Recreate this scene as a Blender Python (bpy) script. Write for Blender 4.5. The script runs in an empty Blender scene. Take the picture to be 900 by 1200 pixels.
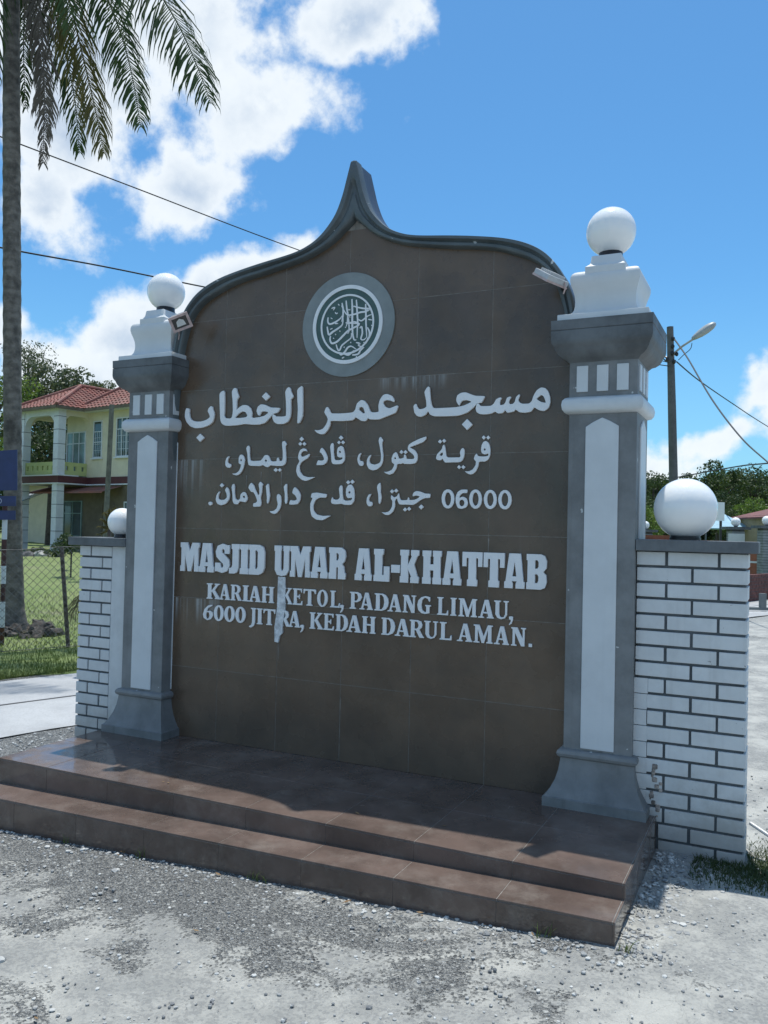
import bpy, bmesh, math, random, json
import numpy as np
from mathutils import Vector, Matrix
random.seed(7)
rng = np.random.default_rng(7)
scene = bpy.context.scene
C = scene.collection
R = math.radians

# ------------------------------------------------------------------ camera
CAM = Vector((3.71256883, -4.33032151, 1.37276745))
RT = Vector((0.899668, 0.435989, 0.022595)); UP = Vector((-0.010818, -0.029475, 0.999507)); FW = Vector((-0.43644, 0.899469, 0.021801))
cam = bpy.data.objects.new("camera", bpy.data.cameras.new("camera"))
cam.matrix_world = Matrix(((RT.x, UP.x, -FW.x, CAM.x), (RT.y, UP.y, -FW.y, CAM.y), (RT.z, UP.z, -FW.z, CAM.z), (0, 0, 0, 1)))
cam.data.sensor_fit = 'VERTICAL'; cam.data.sensor_height = 36; cam.data.sensor_width = 27
cam.data.lens = 970.0 / 1200 * 36
cam.data.clip_start = .05; cam.data.clip_end = 3000
C.objects.link(cam); scene.camera = cam

def at(px, py, D):
    """world point seen at photo pixel (900x1200) at distance D along the view axis"""
    return CAM + (FW + RT * ((px - 450) / 970) - UP * ((py - 600) / 970)) * D

# ------------------------------------------------------------------ light and exposure
scene.view_settings.view_transform = 'Standard'; scene.view_settings.look = 'None'
scene.view_settings.exposure = 0.1
scene.view_settings.gamma = 1
SUN = Vector((-0.055, 0.225, 1.0)).normalized()
sun = bpy.data.objects.new("sun", bpy.data.lights.new("sun", 'SUN'))
sun.data.energy = 4.2; sun.data.angle = R(.53); sun.data.color = (1, .965, .9)
sun.rotation_euler = SUN.to_track_quat('Z', 'Y').to_euler()
sun.location = (0, 0, 30); C.objects.link(sun)

world = bpy.data.worlds.new("World"); scene.world = world; world.use_nodes = True
wt = world.node_tree; wn = wt.nodes; wl = wt.links
bg = wn['Background']; bg.inputs['Strength'].default_value = 0.14
sky = wn.new('ShaderNodeTexSky'); sky.sky_type = 'NISHITA'; sky.sun_disc = False
sky.sun_elevation = math.asin(SUN.z); sky.sun_rotation = math.atan2(SUN.x, SUN.y)
sky.air_density = 1.0; sky.dust_density = .6; sky.ozone_density = 2.0

def N(t, kind, **kw):
    n = t.nodes.new('ShaderNode' + kind)
    for k, v in kw.items():
        if k.startswith('i_'):
            n.inputs[int(k[2:]) if k[2:].isdigit() else k[2:].replace('_', ' ')].default_value = v
        else:
            setattr(n, k, v)
    return n
def math_(t, op, a, b=None, c=None, clamp=False):
    n = N(t, 'Math', operation=op, use_clamp=clamp)
    for i, v in enumerate((a, b, c)):
        if v is None: continue
        if isinstance(v, (int, float)): n.inputs[i].default_value = v
        else: t.links.new(v, n.inputs[i])
    return n.outputs[0]
def mapr(t, v, a, b, c=0., d=1., smooth=True):
    n = N(t, 'MapRange', interpolation_type='SMOOTHSTEP' if smooth else 'LINEAR')
    t.links.new(v, n.inputs[0])
    for i, x in zip((1, 2, 3, 4), (a, b, c, d)): n.inputs[i].default_value = x
    return n.outputs[0]
def mixc(t, f, a, b, mode='MIX'):
    n = N(t, 'Mix', data_type='RGBA', blend_type=mode)
    for s, v in ((0, f), (6, a), (7, b)):
        if isinstance(v, (int, float)): n.inputs[s].default_value = v
        elif isinstance(v, tuple): n.inputs[s].default_value = (*v[:3], 1)
        else: t.links.new(v, n.inputs[s])
    return n.outputs[2]

# clouds: soft-edged banks of cumulus at their places in the sky, broken up by noise
tc = N(wt, 'TexCoord')
dirv = tc.outputs['Generated']
dn = N(wt, 'TexNoise', i_Scale=3.4, i_Detail=5.0, i_Roughness=.6); wl.new(dirv, dn.inputs['Vector'])
dsub = N(wt, 'VectorMath', operation='SUBTRACT'); wl.new(dn.outputs['Color'], dsub.inputs[0]); dsub.inputs[1].default_value = (.5, .5, .5)
dscl = N(wt, 'VectorMath', operation='SCALE'); wl.new(dsub.outputs[0], dscl.inputs[0]); dscl.inputs['Scale'].default_value = .20
dwarp = N(wt, 'VectorMath', operation='ADD'); wl.new(dirv, dwarp.inputs[0]); wl.new(dscl.outputs[0], dwarp.inputs[1])
nz = N(wt, 'TexNoise', i_Scale=7.0, i_Detail=9.0, i_Roughness=.62); wl.new(dirv, nz.inputs['Vector'])
nz2 = N(wt, 'TexNoise', i_Scale=2.6, i_Detail=6.0, i_Roughness=.55); wl.new(dirv, nz2.inputs['Vector'])
BLOBS = [(210, 30, 190, 90, 1.), (300, 95, 130, 80, 1.), (400, 10, 105, 62, 1.), (90, 60, 150, 120, 1.), (40, 230, 112, 78, 1.), (225, 180, 105, 72, 1.), (90, 150, 110, 95, 1.),
         (300, 325, 130, 74, 1.1), (180, 375, 130, 92, 1.), (95, 430, 120, 75, .8), (215, 470, 200, 60, .7), (-20, 370, 45, 40, .8), (150, 110, 90, 60, 1.),
         (890, 462, 66, 40, .8), (845, 505, 80, 30, .7), (930, 500, 80, 50, .8), (770, 530, 50, 22, .5), (560, 520, 90, 30, .6)]
field = None
for bx_, by_, rx_, ry_, w_ in BLOBS:
    d = (FW + RT * ((bx_ - 450) / 970) - UP * ((by_ - 600) / 970)); L = d.length; d = d / L
    t1 = (RT - d * RT.dot(d)).normalized(); t2 = d.cross(t1)
    sub = N(wt, 'VectorMath', operation='SUBTRACT'); wl.new(dwarp.outputs[0], sub.inputs[0]); sub.inputs[1].default_value = d
    mx = []
    for tt, rr in ((t1, rx_), (t2, ry_)):
        dp = N(wt, 'VectorMath', operation='DOT_PRODUCT'); wl.new(sub.outputs[0], dp.inputs[0]); dp.inputs[1].default_value = tt * (970 * L / rr)
        mx.append(math_(wt, 'POWER', math_(wt, 'ABSOLUTE', dp.outputs['Value']), 2.0))
    r = math_(wt, 'SQRT', math_(wt, 'ADD', mx[0], mx[1]))
    fwd = N(wt, 'VectorMath', operation='DOT_PRODUCT'); wl.new(dirv, fwd.inputs[0]); fwd.inputs[1].default_value = d
    f = math_(wt, 'MULTIPLY', math_(wt, 'SUBTRACT', 1.0, r), w_)
    f = math_(wt, 'ADD', f, math_(wt, 'MULTIPLY', math_(wt, 'LESS_THAN', fwd.outputs['Value'], 0.0), -10.0))
    field = f if field is None else math_(wt, 'SMOOTH_MAX', field, f, .18)
# the same kind of clouds everywhere outside the banks
far = N(wt, 'VectorMath', operation='DOT_PRODUCT'); wl.new(dirv, far.inputs[0]); far.inputs[1].default_value = FW
farm = mapr(wt, far.outputs['Value'], .78, .6)
gen = math_(wt, 'SUBTRACT', math_(wt, 'MULTIPLY', math_(wt, 'SUBTRACT', nz2.outputs[0], .5), 4.0), .1)
gen = math_(wt, 'SUBTRACT', gen, math_(wt, 'MULTIPLY', math_(wt, 'SUBTRACT', 1.0, farm), 3.0))
field = math_(wt, 'MAXIMUM', field, gen)
nse = math_(wt, 'MULTIPLY', math_(wt, 'SUBTRACT', nz.outputs[0], .5), 2.5)
nse2 = math_(wt, 'MULTIPLY', math_(wt, 'SUBTRACT', nz2.outputs[0], .5), .9)
ff = math_(wt, 'ADD', math_(wt, 'ADD', field, nse), nse2)
dens = mapr(wt, ff, .02, .46)
sh = N(wt, 'VectorMath', operation='ADD'); wl.new(dirv, sh.inputs[0]); sh.inputs[1].default_value = (SUN - FW * SUN.dot(FW)).normalized() * .035
nzs = N(wt, 'TexNoise', i_Scale=7.0, i_Detail=9.0, i_Roughness=.62); wl.new(sh.outputs[0], nzs.inputs['Vector'])
nz2s = N(wt, 'TexNoise', i_Scale=2.6, i_Detail=6.0, i_Roughness=.55); wl.new(sh.outputs[0], nz2s.inputs['Vector'])
rel = math_(wt, 'ADD', math_(wt, 'SUBTRACT', nzs.outputs[0], nz.outputs[0]), math_(wt, 'SUBTRACT', nz2s.outputs[0], nz2.outputs[0]))
thick = math_(wt, 'MULTIPLY', mapr(wt, ff, .3, 1.0), mapr(wt, rel, -.16, .12))
ccol = mixc(wt, thick, (6.2, 6.6, 6.9), (3.3, 4.1, 5.2))
skyc = mixc(wt, 1.0, sky.outputs[0], (.46, .85, 1.05), 'MULTIPLY')
sep = N(wt, 'SeparateXYZ'); wl.new(dirv, sep.inputs[0])
hz = mapr(wt, sep.outputs[2], .30, -.02, 0., .45)
skyc = mixc(wt, hz, skyc, (2.3, 4.5, 6.0))
fin = mixc(wt, math_(wt, 'MULTIPLY', dens, .96), skyc, ccol)
wl.new(fin, bg.inputs['Color'])

# ------------------------------------------------------------------ helpers
def tag(o, label=None, cat=None, group=None, kind=None):
    if label: o['label'] = label
    if cat: o['category'] = cat
    if group: o['group'] = group
    if kind: o['kind'] = kind
    return o
def empty(name, loc, label, cat, group=None, rz=0):
    o = bpy.data.objects.new(name, None); C.objects.link(o); o.location = loc; o.rotation_euler = (0, 0, rz)
    o.empty_display_size = .2
    return tag(o, label, cat, group)
class MB:
    """collects vertices and faces for one mesh"""
    def __init__(s): s.v = []; s.f = []
    def add(s, vs, fs):
        n = len(s.v); s.v += [tuple(q) for q in vs]; s.f += [tuple(i + n for i in f) for f in fs]; return s
    def box(s, x0, x1, y0, y1, z0, z1, M=None, top=None):
        vs = [(x0, y0, z0), (x1, y0, z0), (x1, y1, z0), (x0, y1, z0), (x0, y0, z1), (x1, y0, z1), (x1, y1, z1), (x0, y1, z1)]
        if M is not None: vs = [tuple(M @ Vector(q)) for q in vs]
        return s.add(vs, [(0, 3, 2, 1), (4, 5, 6, 7), (0, 1, 5, 4), (1, 2, 6, 5), (2, 3, 7, 6), (3, 0, 4, 7)])
    def squarelathe(s, prof, cx=0, cy=0, capb=True, capt=True):
        n0 = len(s.v)
        for p in prof:
            hx, z = p[0], p[1]; hy = p[2] if len(p) > 2 else hx
            s.v += [(cx - hx, cy - hy, z), (cx + hx, cy - hy, z), (cx + hx, cy + hy, z), (cx - hx, cy + hy, z)]
        for i in range(len(prof) - 1):
            for k in range(4):
                a = n0 + i * 4 + k; b = n0 + i * 4 + (k + 1) % 4
                s.f.append((a, b, b + 4, a + 4))
        if capb: s.f.append((n0 + 3, n0 + 2, n0 + 1, n0))
        if capt: m = n0 + (len(prof) - 1) * 4; s.f.append((m, m + 1, m + 2, m + 3))
        return s
    def tube(s, pts, r, n=8, caps=True):
        pts = [Vector(q) for q in pts]
        rs = r if isinstance(r, (list, tuple)) else [r] * len(pts)
        n0 = len(s.v); up = None
        for i, q in enumerate(pts):
            t = (pts[min(i + 1, len(pts) - 1)] - pts[max(i - 1, 0)]).normalized()
            if up is None: up = Vector((0, 0, 1)) if abs(t.z) < .9 else Vector((1, 0, 0))
            a = (up - t * up.dot(t)).normalized(); up = a; b = t.cross(a)
            for k in range(n):
                w = 2 * math.pi * k / n
                s.v.append(tuple(q + (a * math.cos(w) + b * math.sin(w)) * rs[i]))
        for i in range(len(pts) - 1):
            for k in range(n):
                a = n0 + i * n + k; b = n0 + i * n + (k + 1) % n
                s.f.append((a, b, b + n, a + n))
        if caps:
            s.f.append(tuple(n0 + k for k in range(n))[::-1]); m = n0 + (len(pts) - 1) * n
            s.f.append(tuple(m + k for k in range(n)))
        return s
    def sphere(s, c, r, seg=40, rings=24, sz=1.0):
        n0 = len(s.v); s.v.append((c[0], c[1], c[2] - r * sz))
        for i in range(1, rings):
            a = -math.pi / 2 + math.pi * i / rings
            for k in range(seg):
                w = 2 * math.pi * k / seg
                s.v.append((c[0] + r * math.cos(a) * math.cos(w), c[1] + r * math.cos(a) * math.sin(w), c[2] + r * sz * math.sin(a)))
        s.v.append((c[0], c[1], c[2] + r * sz)); e = len(s.v) - 1
        for k in range(seg): s.f.append((n0, n0 + 1 + (k + 1) % seg, n0 + 1 + k))
        for i in range(rings - 2):
            for k in range(seg):
                a = n0 + 1 + i * seg + k; b = n0 + 1 + i * seg + (k + 1) % seg
                s.f.append((a, b, b + seg, a + seg))
        for k in range(seg): s.f.append((n0 + 1 + (rings - 2) * seg + k, n0 + 1 + (rings - 2) * seg + (k + 1) % seg, e))
        return s
    def prism(s, pts, y0, y1):
        """polygon in x,z extruded from y0 (front) to y1"""
        n0 = len(s.v); n = len(pts)
        s.v += [(x, y0, z) for x, z in pts] + [(x, y1, z) for x, z in pts]
        s.f.append(tuple(n0 + i for i in range(n))); s.f.append(tuple(n0 + n + i for i in range(n))[::-1])
        for i in range(n):
            j = (i + 1) % n; s.f.append((n0 + j, n0 + i, n0 + n + i, n0 + n + j))
        return s
    def build(s, name, mat, parent=None, smooth=False, bevel=0, seg=2, local=False, angle=40, recalc=True):
        me = bpy.data.meshes.new(name)
        off = Vector((0, 0, 0))
        if parent is not None and not local:
            off = parent.location.copy() if parent.parent is None else parent.parent.location.copy()
        me.from_pydata([(x - off.x, y - off.y, z - off.z) for x, y, z in s.v], [], s.f)
        if recalc or bevel:
            bm = bmesh.new(); bm.from_mesh(me)
            if bevel:
                bmesh.ops.remove_doubles(bm, verts=bm.verts, dist=1e-5)
                bmesh.ops.recalc_face_normals(bm, faces=bm.faces)
                ed = [e for e in bm.edges if len(e.link_faces) == 2 and e.calc_face_angle(0) > R(30)]
                bmesh.ops.bevel(bm, geom=ed, offset=bevel, segments=seg, affect='EDGES', profile=.6, clamp_overlap=True)
            else:
                bmesh.ops.recalc_face_normals(bm, faces=bm.faces)
            bm.to_mesh(me); bm.free()
        if smooth:
            me.shade_smooth()
            if angle < 180: me.set_sharp_from_angle(angle=R(angle))
        me.materials.append(mat)
        o = bpy.data.objects.new(name, me); C.objects.link(o)
        if parent is not None: o.parent = parent
        return o
def link_copy(src, name, parent, loc=(0, 0, 0), rot=None, scale=None):
    o = bpy.data.objects.new(name, src); C.objects.link(o); o.parent = parent; o.location = loc
    if rot: o.rotation_euler = rot
    if scale: o.scale = scale
    return o

# ------------------------------------------------------------------ materials
def M_(name, col, rough=.6, var=.12, vscale=3., bump=.1, bscale=60., spec=.5, metal=0., coat=0., extra=None, coords='Object', dist=.01, varcol=None, detail=6.):
    m = bpy.data.materials.new(name); m.use_nodes = True; t = m.node_tree
    b = t.nodes['Principled BSDF']
    co = N(t, 'TexCoord').outputs[coords] if coords != 'World' else N(t, 'NewGeometry').outputs['Position']
    n1 = N(t, 'TexNoise', i_Scale=vscale, i_Detail=detail, i_Roughness=.65); t.links.new(co, n1.inputs['Vector'])
    c2 = varcol or tuple(max(0, c * (1 - 2.2 * var)) for c in col)
    c = mixc(t, mapr(t, n1.outputs[0], .3, .72), tuple(min(1, x * (1 + var * .4)) for x in col), c2)
    if extra: c = extra(t, co, c, b)
    if isinstance(c, tuple): b.inputs['Base Color'].default_value = (*c, 1)
    else: t.links.new(c, b.inputs['Base Color'])
    b.inputs['Roughness'].default_value = rough; b.inputs['Metallic'].default_value = metal
    b.inputs['Specular IOR Level'].default_value = spec; b.inputs['Coat Weight'].default_value = coat; b.inputs['Coat Roughness'].default_value = .08
    if bump:
        n2 = N(t, 'TexNoise', i_Scale=bscale, i_Detail=5.0, i_Roughness=.6); t.links.new(co, n2.inputs['Vector'])
        bp = N(t, 'Bump', i_Strength=bump, i_Distance=dist); t.links.new(n2.outputs[0], bp.inputs['Height']); t.links.new(bp.outputs[0], b.inputs['Normal'])
    return m

def chips(t, co, c, b, col=(.62, .66, .66), thr=.70, scale=9.):
    n = N(t, 'TexNoise', i_Scale=scale, i_Detail=3.0, i_Roughness=.5); t.links.new(co, n.inputs['Vector'])
    return mixc(t, mapr(t, n.outputs[0], thr, thr + .012), c, col)
def grime(t, co, c, b, amt=.35, col=(.05, .055, .05)):
    """vertical rain streaks"""
    mp = N(t, 'Mapping'); mp.inputs['Scale'].default_value = (22, 22, .8); t.links.new(co, mp.inputs[0])
    n = N(t, 'TexNoise', i_Scale=1., i_Detail=4.0, i_Roughness=.6); t.links.new(mp.outputs[0], n.inputs['Vector'])
    return mixc(t, mapr(t, n.outputs[0], .52, .8, 0, amt), c, col)
def brick_extra(t, co, c, b):
    c = grime(t, co, c, b, .22, (.30, .30, .28))
    oi = N(t, 'ObjectInfo'); c = mixc(t, mapr(t, oi.outputs['Random'], 0, 1, 0, .22, False), c, (.46, .48, .47))
    sp = N(t, 'SeparateXYZ'); t.links.new(co, sp.inputs[0])
    n = N(t, 'TexNoise', i_Scale=6., i_Detail=6.0, i_Roughness=.7); t.links.new(co, n.inputs['Vector'])
    d = math_(t, 'ADD', sp.outputs[2], math_(t, 'MULTIPLY', math_(t, 'SUBTRACT', n.outputs[0], .5), -.7))
    c = mixc(t, mapr(t, d, .28, -.16, 0, .62), c, (.27, .255, .22))
    n2 = N(t, 'TexNoise', i_Scale=34., i_Detail=3.0, i_Roughness=.6); t.links.new(co, n2.inputs['Vector'])
    return mixc(t, mapr(t, n2.outputs[0], .73, .745, 0, .8), c, (.20, .20, .20))
m_grey = M_('grey_paint', (.215, .228, .232), .6, .18, 3.0, .4, 38, extra=lambda t, co, c, b: grime(t, co, chips(t, co, c, b, (.5, .53, .53), .725, 14), b, .36), dist=.004)
m_greycap = M_('weathered_grey_paint', (.13, .145, .155), .6, .2, 5, .3, 40, extra=lambda t, co, c, b: grime(t, co, c, b, .3), dist=.005)
m_white = M_('white_paint', (.62, .65, .66), .5, .035, 4, .15, 60, extra=lambda t, co, c, b: grime(t, co, c, b, .07, (.3, .33, .33)), dist=.003)
m_panel = M_('pale_paint', (.60, .64, .66), .5, .05, 3, .15, 50, extra=lambda t, co, c, b: grime(t, co, c, b, .10, (.3, .33, .36)), dist=.003)
m_brick = M_('white_painted_brick', (.62, .65, .66), .55, .05, 9, .35, 55, coords='World', extra=lambda t, co, c, b: brick_extra(t, co, c, b), dist=.004)
m_mortar = M_('grey_mortar', (.10, .115, .125), .8, .2, 8, .3, 60)
m_letter = M_('raised_letter_paint', (.78, .80, .81), .42, .03, 8, .08, 60, coords='World', dist=.002)
m_trim = M_('dark_trim_paint', (.105, .13, .14), .45, .18, 3, .25, 35, coords='World', extra=lambda t, co, c, b: chips(t, co, c, b, (.5, .52, .52), .715, 13), dist=.004)
m_disc = M_('medallion_grey_paint', (.23, .26, .26), .5, .1, 5, .1, 40)
m_green = M_('medallion_green_paint', (.060, .115, .105), .45, .12, 12, .1, 40)
m_globe = M_('white_globe_plastic', (.88, .89, .88), .16, .015, 3, .0, 30)
m_globe.node_tree.nodes['Principled BSDF'].inputs['Subsurface Weight'].default_value = .35
m_globe.node_tree.nodes['Principled BSDF'].inputs['Subsurface Radius'].default_value = (.12, .12, .12)
m_black = M_('black_plastic', (.015, .015, .017), .4, .1, 20, .05, 60)
m_grout = M_('pale_grout', (.27, .255, .23), .8, .25, 20, .1, 60, coords='World')

def tile_extra(lime):
    def f(t, co, c, b):
        # per-tile tone, cloudy stone figure, faint lime streaks running down under the joints
        oi = N(t, 'ObjectInfo')
        c = mixc(t, mapr(t, oi.outputs['Random'], 0, 1, 0, .28, False), c, (.06, .045, .035))
        v = N(t, 'TexNoise', i_Scale=55., i_Detail=2.0); t.links.new(co, v.inputs['Vector'])
        c = mixc(t, mapr(t, v.outputs[0], .45, .75, 0, .22), c, (.12, .10, .08))
        if lime:
            mp = N(t, 'Mapping'); mp.inputs['Scale'].default_value = (30, 30, .55); t.links.new(co, mp.inputs[0])
            n = N(t, 'TexNoise', i_Scale=1., i_Detail=5.0, i_Roughness=.7); t.links.new(mp.outputs[0], n.inputs['Vector'])
            big = N(t, 'TexNoise', i_Scale=1.3, i_Detail=2.0); t.links.new(co, big.inputs['Vector'])
            k = math_(t, 'MULTIPLY', mapr(t, n.outputs[0], .60, .78), mapr(t, big.outputs[0], .5, .68))
            c = mixc(t, math_(t, 'MULTIPLY', k, .45), c, (.30, .30, .29))
            sp_ = N(t, 'SeparateXYZ'); t.links.new(co, sp_.inputs[0])
            for xa, xb, zt, zb_ in ((.02, .36, 1.805, 1.50), (1.55, 2.05, 2.262, 2.16), (.10, .50, .90, .70)):
                mk = math_(t, 'MULTIPLY', math_(t, 'MULTIPLY', math_(t, 'GREATER_THAN', sp_.outputs[0], xa), mapr(t, sp_.outputs[0], xb, xb - .15)), math_(t, 'MULTIPLY', math_(t, 'LESS_THAN', sp_.outputs[2], zt), mapr(t, sp_.outputs[2], zb_, zt)))
                mk = math_(t, 'MULTIPLY', mk, mapr(t, n.outputs[0], .40, .72))
                c = mixc(t, math_(t, 'MULTIPLY', mk, .85), c, (.40, .42, .42))
        r = N(t, 'TexNoise', i_Scale=6., i_Detail=5.0); t.links.new(co, r.inputs['Vector'])
        if not lime:
            du = N(t, 'TexNoise', i_Scale=3.5, i_Detail=9.0, i_Roughness=.75); t.links.new(co, du.inputs['Vector'])
            c = mixc(t, mapr(t, du.outputs[0], .46, .72, 0, .42), c, (.27, .235, .205))
        lo, hi = (.22, .42) if lime else (.05, .38)
        t.links.new(mapr(t, r.outputs[0], .35, .75, lo, hi), b.inputs['Roughness'])
        return c
    return f
m_tile = M_('brown_wall_tile', (.146, .102, .068), .3, .18, 2.2, .03, 90, coords='World', extra=tile_extra(True), dist=.002)
m_ptile = M_('brown_floor_tile', (.155, .112, .094), .15, .2, 2.6, .03, 70, coords='World', extra=tile_extra(False), dist=.0015)
m_core = M_('cement_core', (.10, .095, .09), .9, .15, 6, .3, 40)

# ------------------------------------------------------------------ ground
def gz(x, y):
    """height of the ground"""
    g = -.155 - .042 * min(max(3.2 - x, 0), 4.2)
    return g + .012 * math.sin(x * 1.3 + y * .7) * math.cos(y * 1.1 - x * .4)
NRM = Vector((-.93, .36)).normalized(); ALG = Vector((.36, .93)).normalized()
def off(x, y): return x * NRM.x + y * NRM.y
def along(x, y): return x * ALG.x + y * ALG.y

def ground_extra(t, co, c, b):
    big = N(t, 'TexNoise', i_Scale=1.05, i_Detail=8.0, i_Roughness=.66, i_Distortion=.9); t.links.new(co, big.inputs['Vector'])
    mid = N(t, 'TexNoise', i_Scale=3.2, i_Detail=8.0, i_Roughness=.7); t.links.new(co, mid.inputs['Vector'])
    sep = N(t, 'SeparateXYZ'); t.links.new(co, sep.inputs[0])
    # aggregate: many small stones of different tone
    v1 = N(t, 'TexVoronoi', i_Scale=95.); t.links.new(co, v1.inputs['Vector'])
    v2 = N(t, 'TexVoronoi', i_Scale=210.); t.links.new(co, v2.inputs['Vector'])
    s1 = N(t, 'SeparateColor'); t.links.new(v1.outputs['Color'], s1.inputs[0])
    s2 = N(t, 'SeparateColor'); t.links.new(v2.outputs['Color'], s2.inputs[0])
    st = mixc(t, mapr(t, s1.outputs[0], .25, 1., 0, 1), (.10, .105, .105), (.40, .41, .39))
    st2 = mixc(t, mapr(t, s2.outputs[1], .45, 1., 0, 1), (.12, .125, .125), (.58, .58, .54))
    st = mixc(t, .5, st, st2)
    st = mixc(t, mapr(t, mid.outputs[0], .40, .72, 0, .55), st, (.115, .12, .12))
    v3 = N(t, 'TexVoronoi', i_Scale=42.); t.links.new(co, v3.inputs['Vector']); s3 = N(t, 'SeparateColor'); t.links.new(v3.outputs['Color'], s3.inputs[0])
    st = mixc(t, math_(t, 'MULTIPLY', mapr(t, s3.outputs[2], .93, .95), mapr(t, v3.outputs['Distance'], .5, .3)), st, (.55, .56, .53))
    # pale cement skin left in patches, more of it towards the lane on the right
    side = math_(t, 'ADD', mapr(t, sep.outputs[0], 1.6, 4.2, 0, .30), mapr(t, sep.outputs[1], -1.6, -2.6, 0, .06))
    k = math_(t, 'ADD', math_(t, 'ADD', big.outputs[0], math_(t, 'MULTIPLY', math_(t, 'SUBTRACT', mid.outputs[0], .5), .55)), side)
    # a long pale skin in front of the steps
    yy = math_(t, 'ADD', sep.outputs[1], math_(t, 'MULTIPLY', sep.outputs[0], .22))
    band = math_(t, 'MULTIPLY', mapr(t, yy, -2.1, -1.75), mapr(t, yy, -1.15, -1.5))
    k = math_(t, 'ADD', k, math_(t, 'MULTIPLY', band, .12))
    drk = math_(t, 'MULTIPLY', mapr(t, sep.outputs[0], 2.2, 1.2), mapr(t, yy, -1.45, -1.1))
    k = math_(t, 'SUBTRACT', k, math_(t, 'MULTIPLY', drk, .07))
    km = mapr(t, math_(t, 'ADD', k, math_(t, 'MULTIPLY', math_(t, 'SUBTRACT', s1.outputs[2], .5), .10)), .54, .61)
    cem = mixc(t, mapr(t, mid.outputs[0], .35, .65), (.42, .42, .385), (.27, .275, .26))
    crk = N(t, 'TexVoronoi', feature='DISTANCE_TO_EDGE', i_Scale=9.); 
    wv = N(t, 'VectorMath', operation='ADD'); t.links.new(co, wv.inputs[0]); sc = N(t, 'VectorMath', operation='SCALE', i_Scale=.12); t.links.new(mid.outputs['Color'], sc.inputs[0]); t.links.new(sc.outputs[0], wv.inputs[1])
    t.links.new(wv.outputs[0], crk.inputs['Vector'])
    cem = mixc(t, mapr(t, crk.outputs['Distance'], .0, .012, .55, 0), cem, (.16, .16, .155))
    spk = math_(t, 'MULTIPLY', mapr(t, s1.outputs[0], .5, .75, 0, .75), mapr(t, mid.outputs[0], .40, .56))
    cem = mixc(t, spk, cem, (.2, .205, .2))
    c = mixc(t, math_(t, 'MULTIPLY', km, .9), st, cem)
    # bump from the stones, flatter on the skin
    hgt = math_(t, 'ADD', math_(t, 'MULTIPLY', v1.outputs['Distance'], math_(t, 'SUBTRACT', 1.05, km)), math_(t, 'MULTIPLY', km, 1.0))
    hgt = math_(t, 'ADD', hgt, math_(t, 'MULTIPLY', mid.outputs[0], .8))
    bp = N(t, 'Bump', i_Strength=1.0, i_Distance=.02); t.links.new(hgt, bp.inputs['Height'])
    n2 = N(t, 'TexNoise', i_Scale=120., i_Detail=4.0); t.links.new(co, n2.inputs['Vector'])
    b2 = N(t, 'Bump', i_Strength=.6, i_Distance=.006); t.links.new(n2.outputs[0], b2.inputs['Height']); t.links.new(bp.outputs[0], b2.inputs['Normal'])
    t.links.new(b2.outputs[0], b.inputs['Normal'])
    return c
m_ground = M_('stony_asphalt', (.2, .2, .2), .85, .1, 1, 0, 1, coords='World', extra=ground_extra)
def grid(name, xs, ys, zf, mat, kind='structure'):
    vs = [(x, y, zf(x, y)) for y in ys for x in xs]; n = len(xs)
    fs = [(j * n + i, j * n + i + 1, (j + 1) * n + i + 1, (j + 1) * n + i) for j in range(len(ys) - 1) for i in range(n - 1)]
    mb = MB(); mb.v = vs; mb.f = fs
    o = mb.build(name, mat, smooth=True, recalc=False, angle=180); o['kind'] = kind; return o
def spread(a, b, step, lo, hi):
    mid_ = list(np.arange(a, b + 1e-6, step)); l = []; x = a; s = step
    while x > lo: s *= 1.5; x -= s; l.append(max(x, lo))
    r_ = []; x = b; s = step
    while x < hi: s *= 1.5; x += s; r_.append(min(x, hi))
    return l[::-1] + mid_ + r_
def rough_g(x, y):
    d = (x - 3) ** 2 + (y + 2) ** 2
    return gz(x, y) + (0.006 * (math.sin(7 * x + 3 * math.sin(5 * y)) * math.sin(6 * y + 2 * math.sin(4 * x))) if d < 60 else 0)
grid('ground', spread(-3.5, 6.5, .08, -900, 900), spread(-4.5, 2.5, .08, -900, 900), rough_g, m_ground)

# concrete road passing behind the monument, on the left
def road_extra(t, co, c, b):
    v = N(t, 'TexVoronoi', i_Scale=90.); t.links.new(co, v.inputs['Vector'])
    s = N(t, 'SeparateColor'); t.links.new(v.outputs['Color'], s.inputs[0])
    c = mixc(t, mapr(t, s.outputs[0], .5, 1, 0, .25), c, (.2, .2, .2))
    return c
m_road = M_('road_concrete', (.42, .43, .43), .8, .12, .9, .4, 90, coords='World', extra=road_extra, dist=.004)
m_crack = M_('road_joint_tar', (.10, .10, .10), .8, .1, 4, .1, 60)
def strip(name, o0, o1, a0, a1, mat, dz, jag=0, n=260, kind='structure', m=3):
    mb = MB(); r2 = random.Random(hash(name) % 1000 + 3)
    pa = []
    for i in range(n + 1):
        a = a0 + (a1 - a0) * (i / n)
        j0 = jag * (math.sin(a * 2.1) * .5 + math.sin(a * 5.3 + 1) * .3 + r2.uniform(-.4, .4)); j1 = jag * (math.sin(a * 1.7 + 2) * .5 + math.sin(a * 6.1) * .3 + r2.uniform(-.4, .4))
        for k in range(m + 1):
            o = (o0 + j0) + ((o1 + j1) - (o0 + j0)) * k / m
            x = NRM.x * o + ALG.x * a; y = NRM.y * o + ALG.y * a
            mb.v.append((x, y, gz(x, y) + dz))
    for i in range(n):
        for k in range(m): q = i * (m + 1) + k; mb.f.append((q, q + 1, q + m + 2, q + m + 1))
    o = mb.build(name, mat, recalc=True)
    for pl in o.data.polygons:
        if pl.normal.z < 0: o.data.flip_normals(); break
    return tag(o, kind=kind)
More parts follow.
